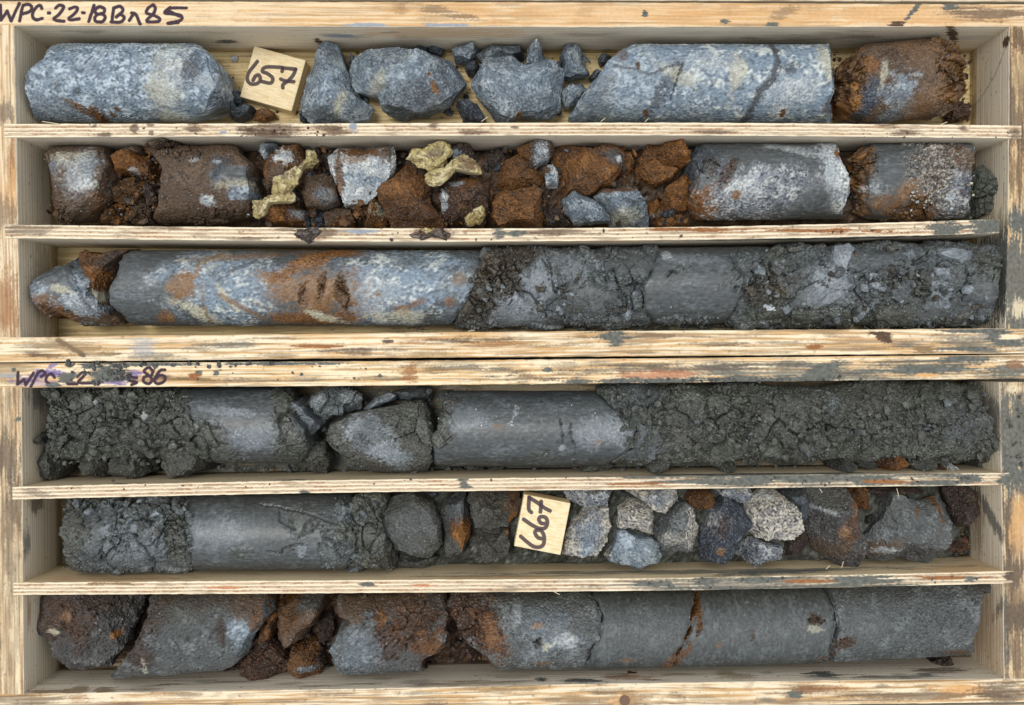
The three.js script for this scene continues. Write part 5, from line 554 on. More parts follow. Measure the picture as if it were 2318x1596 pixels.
core('long smooth dark grey clay core split by two fine cracks', 'clay', [980, 970, 1520, 970],
  [[992, 880], [1004, 920], [998, 960], [988, 1000], [982, 1052]], [[1350, 884], [1385, 920], [1440, 965], [1430, 1010], [1370, 1056]], { name: 'clay_core', mat: 'slick', worn: 0.0035, patches: [E('finecrumb', 1005, 940, 20, 46, 0, 0.4), E('finecrumb', 1000, 990, 26, 26, 0, 0.4), E('olive', 1030, 905, 14, 8, 0, 0.5, 0.5), E('plate', 1370, 975, 70, 34, 0, 0.5, 0.8), E('plate', 1440, 985, 40, 40, 0, 0.5, 0.6), E('finecrumb', 1450, 940, 50, 30, 20, 0.4, 0.7), E('plate', 1060, 950, 40, 24, 0, 0.6, 0.5), V('crack', [[1268, 945], [1273, 980], [1270, 1000]], 1.7, 0.75), V('crack', [[1292, 955], [1290, 985], [1300, 1010], [1298, 1055]], 1.8, 0.75), V('white', [[1170, 920], [1160, 950], [1150, 958]], 3.5, 0.7), E('white', 1272, 1012, 8, 6, 0, 0.5, 0.7), E('finecrumb', 1220, 1030, 24, 12, 0, 0.6, 0.6), E('stain', 1128, 962, 10, 6, 0, 0.6, 0.5), E('stain', 1352, 998, 10, 8, 0, 0.6, 0.5)] });
core('long mass of crumbled dark grey clay holding a rust-red pebble', 'finecrumb', [1360, 957, 2260, 953],
  [[1352, 868], [1388, 920], [1445, 965], [1434, 1010], [1372, 1060]], [[2212, 858], [2222, 900], [2245, 950], [2258, 990], [2240, 1040], [2220, 1060]], { name: 'clay_core', R: 0.0448, lump: 0.006, jag: 0.005, patches: [E('clay', 1450, 985, 60, 44, 0, 0.6, 0.9), E('crumb', 1580, 920, 140, 60, 0, 0.5), E('crumb', 1800, 960, 120, 80, 0, 0.5), E('drab', 1550, 980, 70, 40, 0, 0.5, 0.7), E('drab', 1910, 905, 140, 40, 0, 0.5, 0.6), E('drab', 2030, 950, 26, 60, 10, 0.4, 0.7), E('crumb', 2100, 960, 60, 70, 0, 0.5), E('drab', 2180, 970, 60, 60, 0, 0.5, 0.7), E('crumb', 1700, 1020, 150, 40, 0, 0.5), E('greycrumb', 1450, 900, 60, 34, 0, 0.5), E('slate', 2170, 960, 40, 50, 0, 0.7, 0.5), E('slate', 1420, 1000, 60, 40, 0, 0.7, 0.4)] });
const R4 = 'dark clay lumps in tray 86';
for (const [pts, top, label] of [
  [[90, 1040, 108, 1010, 148, 1012, 162, 1050, 142, 1080, 102, 1082], 0.075, 'lowest left clay lump against the wood end board'], [[196, 1052, 208, 1014, 246, 1018, 262, 1055, 240, 1076, 206, 1076], 0.072, 'rounded clay lump second along the divider from the left end board'], [[244, 1070, 272, 1012, 308, 1004, 345, 1030, 352, 1062, 312, 1077, 258, 1077], 0.076, 'broad clay lump third along the divider from the left end board'], [[362, 1060, 378, 1000, 412, 974, 458, 984, 480, 1030, 470, 1066, 392, 1080], 0.088, 'largest clay lump, left of the smooth core'], [[108, 1000, 150, 980, 180, 1000, 170, 1024, 120, 1026], 0.082, 'clay lump above the lowest left one'], [[320, 985, 350, 975, 375, 985, 368, 1008, 330, 1008], 0.094, 'small clay lump above the broad one'], [[258, 980, 300, 962, 325, 955, 318, 985, 275, 1000], 0.1, 'slanting clay slab lying on the crumbled heap'], [[92, 985, 108, 972, 130, 980, 124, 1000, 100, 1002], 0.08, 'small clay lump against the left end board'],
  [[690, 1040, 702, 995, 740, 1000, 752, 1040, 742, 1068, 700, 1066], 0.072, 'upright clay lump between the smooth core and the blunt chunk'], [[876, 1060, 880, 1042, 905, 1036, 922, 1048, 915, 1068, 885, 1074], 0.06, 'clay lump under the lower edge of the blunt chunk'], [[1060, 1058, 1075, 1048, 1100, 1052, 1096, 1064, 1066, 1066], 0.046, 'flat clay crumb under the long smooth core, left of a pair'], [[1105, 1056, 1125, 1048, 1142, 1056, 1136, 1066, 1110, 1066], 0.044, 'flat clay crumb under the long smooth core, right of a pair'], [[1026, 1056, 1040, 1052, 1050, 1060, 1034, 1066], 0.04, 'small clay crumb under the left end of the long smooth core'], [[1310, 1060, 1330, 1032, 1370, 1034, 1390, 1055, 1370, 1070, 1325, 1072], 0.066, 'clay lump under the right end of the long smooth core'], [[2040, 1045, 2060, 1020, 2095, 1030, 2098, 1055, 2060, 1064], 0.096, 'clay lump right of the rust-red pebble'], [[2190, 1040, 2220, 1022, 2240, 1036, 2226, 1060, 2196, 1060], 0.066, 'clay lump by the right tray end board'], [[1880, 1048, 1900, 1028, 1925, 1040, 1915, 1062, 1888, 1064], 0.097, 'clay lump left of the rust-red pebble, farther of two'], [[1965, 1040, 1950, 1025, 1930, 1036, 1940, 1060, 1962, 1058], 0.096, 'clay lump left of the rust-red pebble, nearer of two'], [[1460, 1050, 1480, 1026, 1515, 1035, 1510, 1062, 1470, 1066], 0.097, 'clay lump at the divider below where the crumble begins'], [[1620, 1050, 1640, 1032, 1660, 1045, 1650, 1066, 1625, 1066], 0.096, 'small clay lump at the divider under the middle of the crumble'], [[2072, 892, 2090, 868, 2120, 866, 2130, 885, 2105, 896], 0.092, 'clay lump under the rail near the right end'],
]) rock('clay_lump', label, 'clay', 'drab', pts, { top, group: R4, patches: [], rough: 0.05, cuts: 9 });
rock('rock_fragment', 'rust-red pebble at the foot of the long crumbled clay', 'rock', 'orange', [1978, 1036, 2000, 1020, 2030, 1020, 2040, 1046, 2016, 1067, 1984, 1052], { top: 0.1, base: 0.03, patches: [E('redbrown', 2000, 1045, 24, 18, 0, 0.5, 0.8), E('white', 1988, 1030, 8, 6, 0, 0.5, 0.6)] });
rock('rock_fragment', 'little white pebble beside a brown one by the divider', 'rock', 'white', [2122, 1052, 2134, 1043, 2144, 1050, 2142, 1062, 2126, 1062], { top: 0.086, step: 0.0013 });
rock('rock_fragment', 'little brown pebble left of the white pebble by the divider', 'rock', 'brown', [2098, 1052, 2110, 1042, 2122, 1050, 2118, 1062, 2100, 1062], { top: 0.086, step: 0.0013 });
rock('rock_fragment', 'little pale grey pebble below the blunt clay chunk', 'rock', 'stone', [930, 1058, 940, 1046, 962, 1048, 966, 1058, 952, 1068, 932, 1068], { top: 0.055, step: 0.0014 });

// ================================================================ tray 86, middle channel
core('crumbled blue-grey clay heap at the left of the middle channel', 'greycrumb', [130, 1205, 450, 1203],
  [[170, 1118], [150, 1160], [136, 1190], [142, 1230], [150, 1265], [165, 1290]], [[422, 1118], [412, 1170], [428, 1220], [446, 1290]], { name: 'clay_core', R: 0.0455, lump: 0.004, jag: 0.005, patches: [E('clay', 225, 1180, 32, 60, 10, 0.3, 0.9), E('drab', 170, 1200, 36, 80, 0, 0.5), E('plate', 310, 1190, 24, 16, 0, 0.5, 0.7), E('plate', 260, 1195, 14, 14, 0, 0.4, 0.8), E('plate', 340, 1230, 50, 40, 0, 0.6, 0.4), E('finecrumb', 410, 1200, 20, 80, 0, 0.4)] });
core('smooth cracked grey clay core in the middle channel', 'clay', [410, 1204, 830, 1202],
  [[426, 1118], [416, 1170], [432, 1220], [450, 1290]], [[802, 1118], [790, 1170], [806, 1220], [792, 1290]], { name: 'clay_core', mat: 'slick', worn: 0.0035, patches: [E('plate', 520, 1200, 90, 34, 0, 0.6, 0.6), E('clayz', 620, 1200, 60, 50, 0, 0.5, 0.7), E('finecrumb', 770, 1215, 44, 34, 0, 0.4), E('greycrumb', 760, 1240, 30, 40, 0, 0.4), E('finecrumb', 700, 1180, 40, 30, 0, 0.6, 0.6), E('finecrumb', 555, 1245, 26, 14, 0, 0.6, 0.6), V('crack', [[585, 1140], [660, 1150], [720, 1165], [760, 1180]], 2.2, 0.75), V('crack', [[635, 1150], [640, 1175], [675, 1192]], 2.2, 0.75), V('crack', [[615, 1242], [640, 1247], [655, 1234], [672, 1227], [692, 1226]], 3.1, 0.75), V('crack', [[672, 1240], [690, 1255], [705, 1235]], 2.4, 0.75), E('plate', 690, 1242, 14, 12, 0, 0.3, 0.9), V('crack', [[425, 1175], [440, 1185]], 1.7, 0.75)] });
core('short crumbled dark clay section before a round clay lump', 'finecrumb', [790, 1204, 900, 1202],
  [[806, 1118], [795, 1170], [810, 1220], [796, 1290]], [[880, 1118], [858, 1170], [868, 1225], [890, 1288]], { name: 'clay_core', R: 0.0445, lump: 0.005, patches: [E('olive', 870, 1270, 40, 24, 0, 0.5, 0.6)] });
rock('clay_lump', 'big round grey clay lump like a core end seen face on', 'clay', 'drab', [856, 1195, 862, 1150, 890, 1132, 935, 1118, 975, 1140, 994, 1180, 994, 1225, 970, 1255, 935, 1262, 895, 1240, 868, 1222], { top: 0.1, p: 3.4, cuts: 6, rough: 0.025, patches: [E('greycrumb', 930, 1190, 60, 50, 0, 0.7, 0.35), E('greyrock', 920, 1200, 50, 40, 0, 0.7, 0.5)], planes: [[-0.1, 1, 0.15, 0.62]] });
rock('clay_lump', 'dark clay lump hiding under the round clay lump', 'clay', 'drab', [880, 1260, 910, 1240, 960, 1258, 990, 1255, 980, 1282, 930, 1290, 890, 1285], { top: 0.06 });
rock('clay_lump', 'curved pale clay flake at the foot of the cracked clay core', 'clay', 'plate', [776, 1296, 800, 1268, 830, 1246, 848, 1250, 852, 1276, 820, 1288], { top: 0.082, mat: 'damp', step: 0.0013 });
rock('clay_lump', 'small crumbly clay lump between the cracked core and round lump', 'clay', 'finecrumb', [850, 1276, 858, 1240, 880, 1235, 884, 1262, 870, 1284], { top: 0.076 });
rock('rock_fragment', 'dark slab with an orange rust flank beside the round clay lump', 'rock', 'drab', [998, 1175, 1008, 1132, 1055, 1114, 1062, 1175, 1068, 1215, 1052, 1258, 1012, 1244], { top: 0.09, patches: [E('orange', 1045, 1210, 24, 34, -20, 0.5), E('slate', 1030, 1150, 24, 34, 10, 0.5, 0.7)], planes: [[-0.5, 0.8, 0, 0.5]] });
rock('clay_lump', 'olive-brown clay block against the divider, left of block 667', 'clay', 'drab', [1064, 1130, 1075, 1112, 1170, 1108, 1172, 1140, 1160, 1192, 1120, 1196, 1068, 1190], { top: 0.092, cuts: 7, patches: [E('rust', 1160, 1140, 16, 44, 0, 0.5, 0.8), E('olive', 1110, 1150, 50, 40, 0, 0.6, 0.5), E('orange', 1162, 1175, 12, 14, 0, 0.5, 0.9)] });
rock('clay_lump', 'heart-shaped dark clay lump below the olive-brown block', 'clay', 'drab', [1064, 1216, 1088, 1198, 1152, 1194, 1164, 1228, 1132, 1270, 1092, 1262], { top: 0.09, cuts: 7, patches: [E('orange', 1155, 1205, 14, 14, 0, 0.5, 0.9), E('olive', 1110, 1225, 40, 30, 0, 0.6, 0.5)] });
rock('rock_fragment', 'upright oval speckled stone next to block 667', 'rock', 'granite', [1284, 1212, 1300, 1176, 1330, 1150, 1374, 1150, 1394, 1180, 1376, 1216, 1346, 1256, 1306, 1264, 1276, 1246], { top: 0.094, p: 2.6, patches: [E('granblue', 1330, 1205, 26, 50, 30, 0.5), E('blue', 1325, 1230, 20, 34, 20, 0.6, 0.6)] });
rock('rock_fragment', 'grey stone half under the divider above the upright oval stone', 'rock', 'granblue', [1282, 1108, 1290, 1128, 1322, 1142, 1374, 1144, 1392, 1112, 1380, 1094, 1300, 1094], { top: 0.078 });
rock('rock_fragment', 'squarish speckled white-grey stone above the smooth grey wedge', 'rock', 'granite', [1388, 1142, 1420, 1130, 1468, 1144, 1486, 1174, 1476, 1208, 1402, 1192], { top: 0.086 });
rock('rock_fragment', 'pale speckled stone partly under the divider, second row of stones', 'rock', 'granite', [1412, 1108, 1430, 1092, 1530, 1090, 1542, 1135, 1512, 1166, 1480, 1162, 1448, 1136], { top: 0.082, patches: [E('granblue', 1490, 1130, 24, 24), E('white', 1520, 1125, 20, 20, 0, 0.6, 0.5)] });
rock('rock_fragment', 'flat smooth grey wedge-shaped stone along the lower divider', 'rock', 'stone', [1362, 1266, 1372, 1230, 1392, 1196, 1480, 1208, 1510, 1246, 1502, 1276, 1386, 1280], { top: 0.088, patches: [E('blue', 1430, 1235, 50, 24, 10, 0.6, 0.7), E('granite', 1370, 1255, 16, 26)], planes: [[0.1, 0.9, -0.2, 0.6]] });
rock('rock_fragment', 'rounded grey stone, dark one side and pale the other', 'rock', 'greyrock', [1484, 1202, 1508, 1162, 1544, 1134, 1576, 1150, 1590, 1196, 1564, 1243, 1502, 1238], { top: 0.096, p: 2.6, base: 0.02, patches: [E('granite', 1572, 1210, 24, 44, 5, 0.4), E('granite', 1535, 1220, 30, 16, 0, 0.6, 0.6)], planes: [[0.75, 0.65, 0.1, 0.5]] });
rock('rock_fragment', 'dark blue-black glittering stone with rust flecks', 'rock', 'navy', [1588, 1202, 1608, 1152, 1640, 1128, 1682, 1150, 1696, 1180, 1672, 1236, 1632, 1276, 1592, 1262], { top: 0.095, patches: [E('redbrown', 1628, 1190, 20, 22, 0, 0.6, 0.7), E('granblue', 1615, 1180, 20, 30, 0, 0.6, 0.6), E('stain', 1632, 1250, 10, 8, 0, 0.5, 0.8)] });
rock('rock_fragment', 'brightest white-grey speckled angular stone', 'rock', 'granite', [1694, 1142, 1732, 1110, 1762, 1108, 1800, 1158, 1808, 1194, 1772, 1226, 1726, 1222, 1694, 1192], { top: 0.098, cuts: 9, patches: [E('white', 1745, 1125, 24, 12, 0, 0.5, 0.6)], planes: [[0.2, 0.9, 0.3, 0.66]] });
rock('rock_fragment', 'banded black and white stone under the brightest speckled stone', 'rock', 'granblue', [1668, 1252, 1694, 1216, 1760, 1230, 1758, 1256, 1700, 1283], { top: 0.078, patches: [E('white', 1690, 1255, 5, 26, 20, 0.5, 0.8), E('navy', 1710, 1255, 10, 24, 20, 0.4, 0.8)] });
rock('rock_fragment', 'small red-brown stone among the speckled stones by the divider', 'rock', 'rust', [1554, 1120, 1570, 1106, 1600, 1108, 1614, 1134, 1590, 1152, 1562, 1146], { top: 0.07, patches: [E('redbrown', 1580, 1130, 20, 20, 0, 0.6, 0.6)] });
rock('rock_fragment', 'low dark speckled stone under the divider above the blue-black stone', 'rock', 'granblue', [1612, 1104, 1630, 1092, 1690, 1092, 1698, 1112, 1684, 1132, 1640, 1130], { top: 0.072 });
rock('rock_fragment', 'red-brown stone tucked below the brightest speckled stone', 'rock', 'darkred', [1768, 1236, 1782, 1200, 1815, 1190, 1824, 1222, 1808, 1250, 1780, 1256], { top: 0.066 });
rock('rock_fragment', 'dark blue-grey stone behind the brightest speckled stone', 'rock', 'slate', [1762, 1108, 1800, 1098, 1818, 1120, 1818, 1180, 1808, 1192, 1786, 1140], { top: 0.076 });
rock('rock_fragment', 'tall dark brown-grey glittering stone with slanting ridges', 'rock', 'roughgrey', [1822, 1180, 1820, 1110, 1850, 1096, 1905, 1102, 1946, 1160, 1950, 1228, 1930, 1270, 1900, 1276, 1850, 1242], { top: 0.094, patches: [E('rust', 1930, 1180, 16, 60, 15, 0.6, 0.8), E('white', 1865, 1155, 30, 5, 15, 0.5, 0.5), E('brown', 1880, 1250, 40, 24, 0, 0.6, 0.8), E('stain', 1905, 1205, 10, 10, 0, 0.5, 0.7), E('drab', 1870, 1125, 40, 24, 0, 0.6, 0.7)] });
rock('rock_fragment', 'blocky grey core stub edged in rust, right part of the middle channel', 'rock', 'greyrock', [1950, 1242, 1962, 1190, 1988, 1140, 2010, 1118, 2122, 1124, 2132, 1165, 2128, 1215, 2092, 1270, 1992, 1266], { top: 0.096, p: 3.2, patches: [E('rust', 1968, 1190, 14, 60, 25, 0.4), E('brown', 1985, 1248, 60, 20, 0, 0.4), E('rust', 2134, 1150, 8, 50, 0, 0.4, 0.9), E('roughgrey', 2080, 1255, 60, 20, -10, 0.4), E('white', 2010, 1250, 20, 8, 0, 0.5, 0.7), E('rust', 2078, 1155, 3, 14, 0, 0.5, 0.9)], planes: [[0, 1, 0.05, 0.66], [-0.7, 0.7, 0, 0.72], [0, 0.6, 0.8, 0.7]] });
for (const [pts, top, label, kind] of [
  [[2132, 1112, 2170, 1098, 2204, 1114, 2212, 1160, 2182, 1202, 2142, 1196], 0.078, 'brown-red rough rock beyond the rust-edged stub', 'darkred'], [[2128, 1222, 2160, 1208, 2192, 1222, 2186, 1246, 2136, 1250], 0.05, 'low red-brown rock below the brown-red rough rock', 'redbrown'], [[1905, 1112, 1930, 1096, 1960, 1110, 1965, 1150, 1940, 1160], 0.062, 'rusty stone behind the ridged stone', 'rust'], [[1965, 1108, 1990, 1096, 2060, 1096, 2090, 1112, 2010, 1120, 1985, 1136], 0.06, 'dark brown stone under the divider above the rust-edged stub', 'darkred'], [[1940, 1160, 1970, 1150, 1972, 1180, 1950, 1196], 0.05, 'small dark stone in the gap left of the rust-edged stub', 'nearblack'],
]) rock('rock_fragment', label, 'rock', kind, pts, { top });

// ================================================================ tray 86, lower channel
rock('rock_fragment', 'rough dark grey boulder-like piece with rust crust, beside the tray end', 'rock', 'roughgrey', [90, 1400, 102, 1350, 130, 1322, 290, 1320, 322, 1380, 304, 1440, 256, 1490, 184, 1498, 142, 1470, 132, 1432, 96, 1420], { top: 0.094, rough: 0.04, cuts: 7, patches: [E('redbrown', 140, 1390, 70, 60, 0, 0.7), E('browncrumb', 240, 1350, 70, 30, 0, 0.9, 0.8), E('stain', 152, 1395, 14, 10, 0, 0.5, 0.7), E('darkred', 190, 1350, 90, 20, 0, 0.5, 0.8), E('orange', 256, 1440, 9, 7, 0, 0.3), E('cream', 122, 1432, 14, 7, 0, 0.5, 0.7)] });
core('slanted grey core wedge with a pale lower tip and red-brown seam', 'greyrock', [262, 1440, 606, 1415],
  [[345, 1330], [338, 1385], [322, 1425], [302, 1468], [262, 1528], [258, 1546]], [[606, 1330], [600, 1395], [570, 1430], [545, 1460], [540, 1490], [520, 1512]], { jag: 0.004, R: 0.047, mat: 'rock', patches: [E('roughgrey', 350, 1400, 30, 90, 10, 0.5), E('redbrown', 340, 1430, 34, 80, 20, 0.9, 0.8), E('brown', 470, 1350, 140, 22, 0, 0.9, 0.8), E('darkred', 345, 1470, 30, 40, 20, 0.5, 0.9), E('greyrock', 460, 1450, 90, 40, 0, 0.5), E('blue', 560, 1420, 36, 34, 0, 0.5, 0.7), E('brown', 570, 1365, 40, 30, 0, 0.5, 0.9), E('rust', 590, 1390, 16, 40, 0, 0.5, 0.8), E('darkred', 515, 1420, 10, 34, -10, 0.5, 0.9), E('darkred', 440, 1432, 8, 8, 0, 0.4, 0.9), E('brown', 400, 1355, 60, 16, 0, 0.6, 0.6), E('drab', 440, 1370, 70, 40, 0, 0.6, 0.6), V('cream', [[338, 1478], [341, 1500], [336, 1520]], 4, 0.8)] });
rock('rock_fragment', 'long rusty grey rock leaning on the slanted core wedge', 'rock', 'brown', [618, 1412, 640, 1370, 690, 1345, 745, 1335, 750, 1368, 722, 1400, 690, 1440, 650, 1462, 625, 1446], { top: 0.092, patches: [E('rust', 660, 1400, 34, 30, 0, 0.6, 0.8), E('greyrock', 700, 1365, 34, 18, -30, 0.5, 0.9), E('stain', 742, 1365, 5, 26, 20, 0.5, 0.7)] });
rock('rock_fragment', 'rust rock behind the long rusty grey rock', 'rock', 'rust', [600, 1400, 612, 1365, 650, 1345, 665, 1360, 640, 1385, 618, 1440, 590, 1450], { top: 0.07 });
rock('rock_fragment', 'pointed red-brown rock hanging towards the lower rail', 'rock', 'redbrown', [545, 1488, 562, 1450, 602, 1430, 650, 1450, 662, 1498, 612, 1546, 560, 1542], { top: 0.084 });
rock('rock_fragment', 'rust rock with a pale foot between two grey cores', 'rock', 'rust', [658, 1505, 670, 1458, 715, 1450, 742, 1478, 732, 1526, 682, 1532], { top: 0.08, patches: [E('stone', 690, 1522, 26, 10, 0, 0.5, 0.8), E('redbrown', 720, 1500, 16, 30)] });
rock('rock_fragment', 'dark rust crumb of rock above the pale-footed rust rock', 'rock', 'darkred', [722, 1400, 748, 1380, 762, 1410, 752, 1450, 728, 1448], { top: 0.062 });
rock('rock_fragment', 'small flat red-brown chip below the slanted core wedge', 'rock', 'redbrown', [484, 1522, 505, 1508, 545, 1505, 548, 1522, 528, 1536, 500, 1534], { top: 0.042, step: 0.0014 });
rock('rock_fragment', 'small pale grey chip beside the pale-footed rust rock', 'rock', 'greyrock', [734, 1530, 745, 1506, 762, 1515, 768, 1530, 742, 1536], { top: 0.042, step: 0.0014 });
core('short grey core stub with brown crust and rust spots', 'greyrock', [745, 1436, 1015, 1424],
  [[765, 1335], [770, 1390], [790, 1410], [765, 1440], [748, 1480], [762, 1515], [780, 1524]], [[1005, 1335], [1012, 1400], [1008, 1450], [990, 1478], [950, 1496]], { jag: 0.004, R: 0.0455, mat: 'rock', capR: 'redbrown', patches: [E('stone', 820, 1460, 60, 50, 0, 0.5, 0.6), E('redbrown', 935, 1400, 90, 80, 0, 0.7), E('browncrumb', 830, 1360, 90, 26, 0, 0.8, 0.9), E('rust', 975, 1440, 34, 30, 0, 0.5, 0.8), E('brown', 790, 1380, 44, 30, -20, 0.5, 0.9), E('brown', 880, 1355, 60, 20, 0, 0.6, 0.8), E('rust', 870, 1390, 24, 10, 0, 0.5, 0.8), E('rust', 865, 1395, 14, 18, 0, 0.6, 0.6)] });
rock('rock_fragment', 'brown lump on the lower channel wall below the short core stub', 'rock', 'redbrown', [908, 1535, 920, 1508, 945, 1496, 964, 1505, 962, 1530, 935, 1542], { top: 0.05, step: 0.0014 });
core('grey core with a reddish-brown crumbled left end and pale glints', 'greyrock', [1010, 1424, 1370, 1424],
  [[1025, 1330], [1016, 1370], [1032, 1410], [1062, 1458], [1105, 1492], [1120, 1506]], [[1336, 1330], [1352, 1370], [1362, 1400], [1356, 1440], [1336, 1475], [1310, 1510]], { jag: 0.005, capL: 'redbrown', patches: [E('redbrown', 1070, 1400, 64, 80, -25, 0.35), E('rust', 1125, 1440, 24, 60, -15, 0.5, 0.8), E('orange', 1115, 1420, 12, 40, -10, 0.6, 0.5), E('stone', 1230, 1430, 60, 40, 0, 0.6, 0.6), E('white', 1268, 1440, 24, 14, 0, 0.6, 0.6), E('white', 1170, 1385, 10, 20, 0, 0.6, 0.4), E('stain', 1215, 1410, 14, 6, -20, 0.5, 0.7), E('olive', 1218, 1440, 12, 16, 0, 0.5, 0.8), E('cream', 1235, 1452, 8, 10, 0, 0.5, 0.7), E('stain', 1225, 1498, 20, 6, 0, 0.5, 0.7), E('drab', 1200, 1350, 120, 14, 0, 0.6, 0.6)] });
core('grey core section left of the rust-filled crack', 'clayz', [1300, 1424, 1600, 1421],
  [[1342, 1330], [1358, 1370], [1367, 1400], [1361, 1440], [1341, 1475], [1315, 1510]], [[1570, 1330], [1564, 1380], [1562, 1410], [1550, 1450], [1526, 1485], [1518, 1510]], { jag: 0.003, capR: 'rust', patches: [E('greyrock', 1450, 1430, 70, 50, 0, 0.7, 0.4), E('orange', 1348, 1392, 6, 10, 0, 0.5), E('rust', 1520, 1492, 14, 26, 20, 0.4, 0.9), E('stain', 1415, 1487, 14, 5, 0, 0.6, 0.6)] });
core('grey core section right of the rust-filled crack, with a rusty pit', 'clayz', [1500, 1422, 1900, 1410],
  [[1577, 1330], [1579, 1380], [1570, 1410], [1557, 1450], [1532, 1485], [1524, 1510]], [[1860, 1326], [1880, 1370], [1890, 1410], [1886, 1440], [1880, 1465], [1862, 1498]], { jag: 0.003, capL: 'rust', patches: [E('rust', 1580, 1385, 7, 40, 8, 0.4), E('rust', 1545, 1470, 10, 30, 30, 0.4, 0.9), E('redbrown', 1838, 1395, 20, 14, 0, 0.35), E('cream', 1832, 1412, 18, 10, 0, 0.4, 0.5), E('rust', 1695, 1430, 6, 14, 0, 0.5, 0.8), E('stain', 1620, 1450, 10, 6, 0, 0.6, 0.5), E('pitted', 1880, 1400, 10, 10, 0, 0.5, 0.8), E('redbrown', 1862, 1488, 26, 14, -20, 0.5, 0.8), E('greyrock', 1720, 1430, 90, 40, 0, 0.7, 0.3)] });
core('grey pitted core section ending at the tray end board', 'greyrock', [1860, 1409, 2240, 1390],
  [[1867, 1325], [1887, 1370], [1897, 1410], [1893, 1440], [1887, 1465], [1870, 1498]], [[2228, 1312], [2234, 1350], [2226, 1400], [2206, 1448], [2188, 1482]], { jag: 0.003, chip: 0.002, patches: [E('clayz', 1960, 1400, 90, 70, 0, 0.6, 0.6), E('pitted', 2100, 1390, 90, 60, 0, 0.7, 0.6), E('redbrown', 1900, 1450, 22, 14, -20, 0.5), E('redbrown', 1875, 1480, 24, 14, -30, 0.5, 0.8), E('brown', 2170, 1475, 34, 10, 0, 0.5, 0.9), E('rust', 2225, 1370, 10, 34, 0, 0.5, 0.7)] });
rock('rock_fragment', 'dark brown lump stuck on the channel wall near the tray end', 'rock', 'darkred', [2100, 1500, 2112, 1482, 2140, 1478, 2152, 1492, 2146, 1514, 2118, 1516], { top: 0.06, base: 0.02, step: 0.0014 });

// ================================================================ fill and crumbs too small to count
function bed(label, x0, x1, yc0, yc1, half, height, kind) {        // low heap of debris along a channel floor
  const NX = Math.round((x1 - x0) / 6), NZ = 26, P = new Float32Array((NX + 1) * (NZ + 1) * 3), Cc = new Float32Array(P.length), I = [];
  for (let i = 0; i <= NX; i++) for (let j = 0; j <= NZ; j++) {
    const px = lerp(x0, x1, i / NX), w = j / NZ * 2 - 1, q = at(px, lerp(yc0, yc1, i / NX) + w * half, 0.03), e = Math.min(1, Math.min(i, NX - i) / 4), k = (i * (NZ + 1) + j) * 3; K[kind](q[0], 0.03, q[2]);
    const rim = i === 0 || j === 0 || i === NX || j === NZ; P[k] = q[0]; P[k + 1] = rim ? FLOOR + 0.0005 : Math.max(FLOOR + 0.001, FLOOR + 0.001 + e * Math.sqrt(1 - w * w * 0.9) * (height + 0.008 * fb(q[0] * 40, 1, q[2] * 40, 3)) + out.d); P[k + 2] = q[2]; Cc[k] = Math.max(0.004, out.r); Cc[k + 1] = Math.max(0.004, out.g); Cc[k + 2] = Math.max(0.004, out.b);
    if (i && j) { const a = k / 3, b = a - 1, c = a - NZ - 1, d = c - 1; I.push(d, b, c, c, b, a); }
  }
  const m = thing('rubble', finish(P, Cc, I), rockMat, label, 'rubble'); m.userData.kind = 'stuff';
}
bed('crumbly brown fine debris under the rusty rocks', 240, 2190, 428, 422, 90, 0.036, 'browncrumb');
bed('dark clay debris under the stones of the middle channel', 860, 2185, 1198, 1184, 90, 0.03, 'finecrumb');
bed('dark red-brown debris under the lower channel rocks', 290, 1090, 1432, 1424, 88, 0.016, 'redbrown');

const rr = rng(91);
const scatter = (n, x0, x1, y0, y1, yLo, yHi, s0, s1, kinds) => { const o = []; for (let i = 0; i < n; i++) { const t = rr(); o.push([lerp(x0, x1, rr()), lerp(y0, y1, rr()), lerp(yLo, yHi, rr()), lerp(s0, s1, t * t * t), kinds[Math.floor(rr() * kinds.length)]]); } return o; };
const onCore = (n, x0, x1, yc, half, R, s0, s1, kinds) => { const o = []; for (let i = 0; i < n; i++) { const w = (rr() * 2 - 1) * 0.93, t = rr(); o.push([lerp(x0, x1, rr()), yc + w * half, FLOOR + R + Math.sqrt(1 - w * w) * R + 0.0004, lerp(s0, s1, t * t * t), kinds[Math.floor(rr() * kinds.length)]]); } return o; };
crumbs('loose_crumbs', 'fine grey and brown grit on the wood floor of the first channel', [...scatter(70, 520, 700, 122, 272, 0.0125, 0.014, 0.0006, 0.0028, ['slate', 'navy', 'brown']), ...scatter(160, 800, 1400, 118, 272, 0.0125, 0.018, 0.0008, 0.007, ['slate', 'navy', 'stone', 'rust']), ...scatter(40, 1885, 1905, 110, 270, 0.0125, 0.02, 0.0008, 0.004, ['rust', 'brown', 'darkred']), ...scatter(50, 2150, 2200, 110, 270, 0.0125, 0.02, 0.0008, 0.004, ['rust', 'brown', 'darkred'])]);
crumbs('loose_crumbs', 'brown and rusty crumbs between the second-channel rocks', [...scatter(260, 235, 370, 335, 505, 0.04, 0.07, 0.001, 0.006, ['rust', 'orange', 'brown', 'darkred']), ...scatter(800, 590, 1570, 335, 508, 0.045, 0.066, 0.001, 0.0065, ['rust', 'brown', 'darkred', 'orange', 'navy']), ...onCore(112, 100, 590, 420, 84, 0.0445, 0.0005, 0.0022, ['brown', 'browncrumb', 'stone', 'rust']), ...onCore(182, 2060, 2205, 412, 82, 0.0445, 0.0006, 0.0026, ['gravel', 'white', 'rust', 'stone', 'cream'])]);
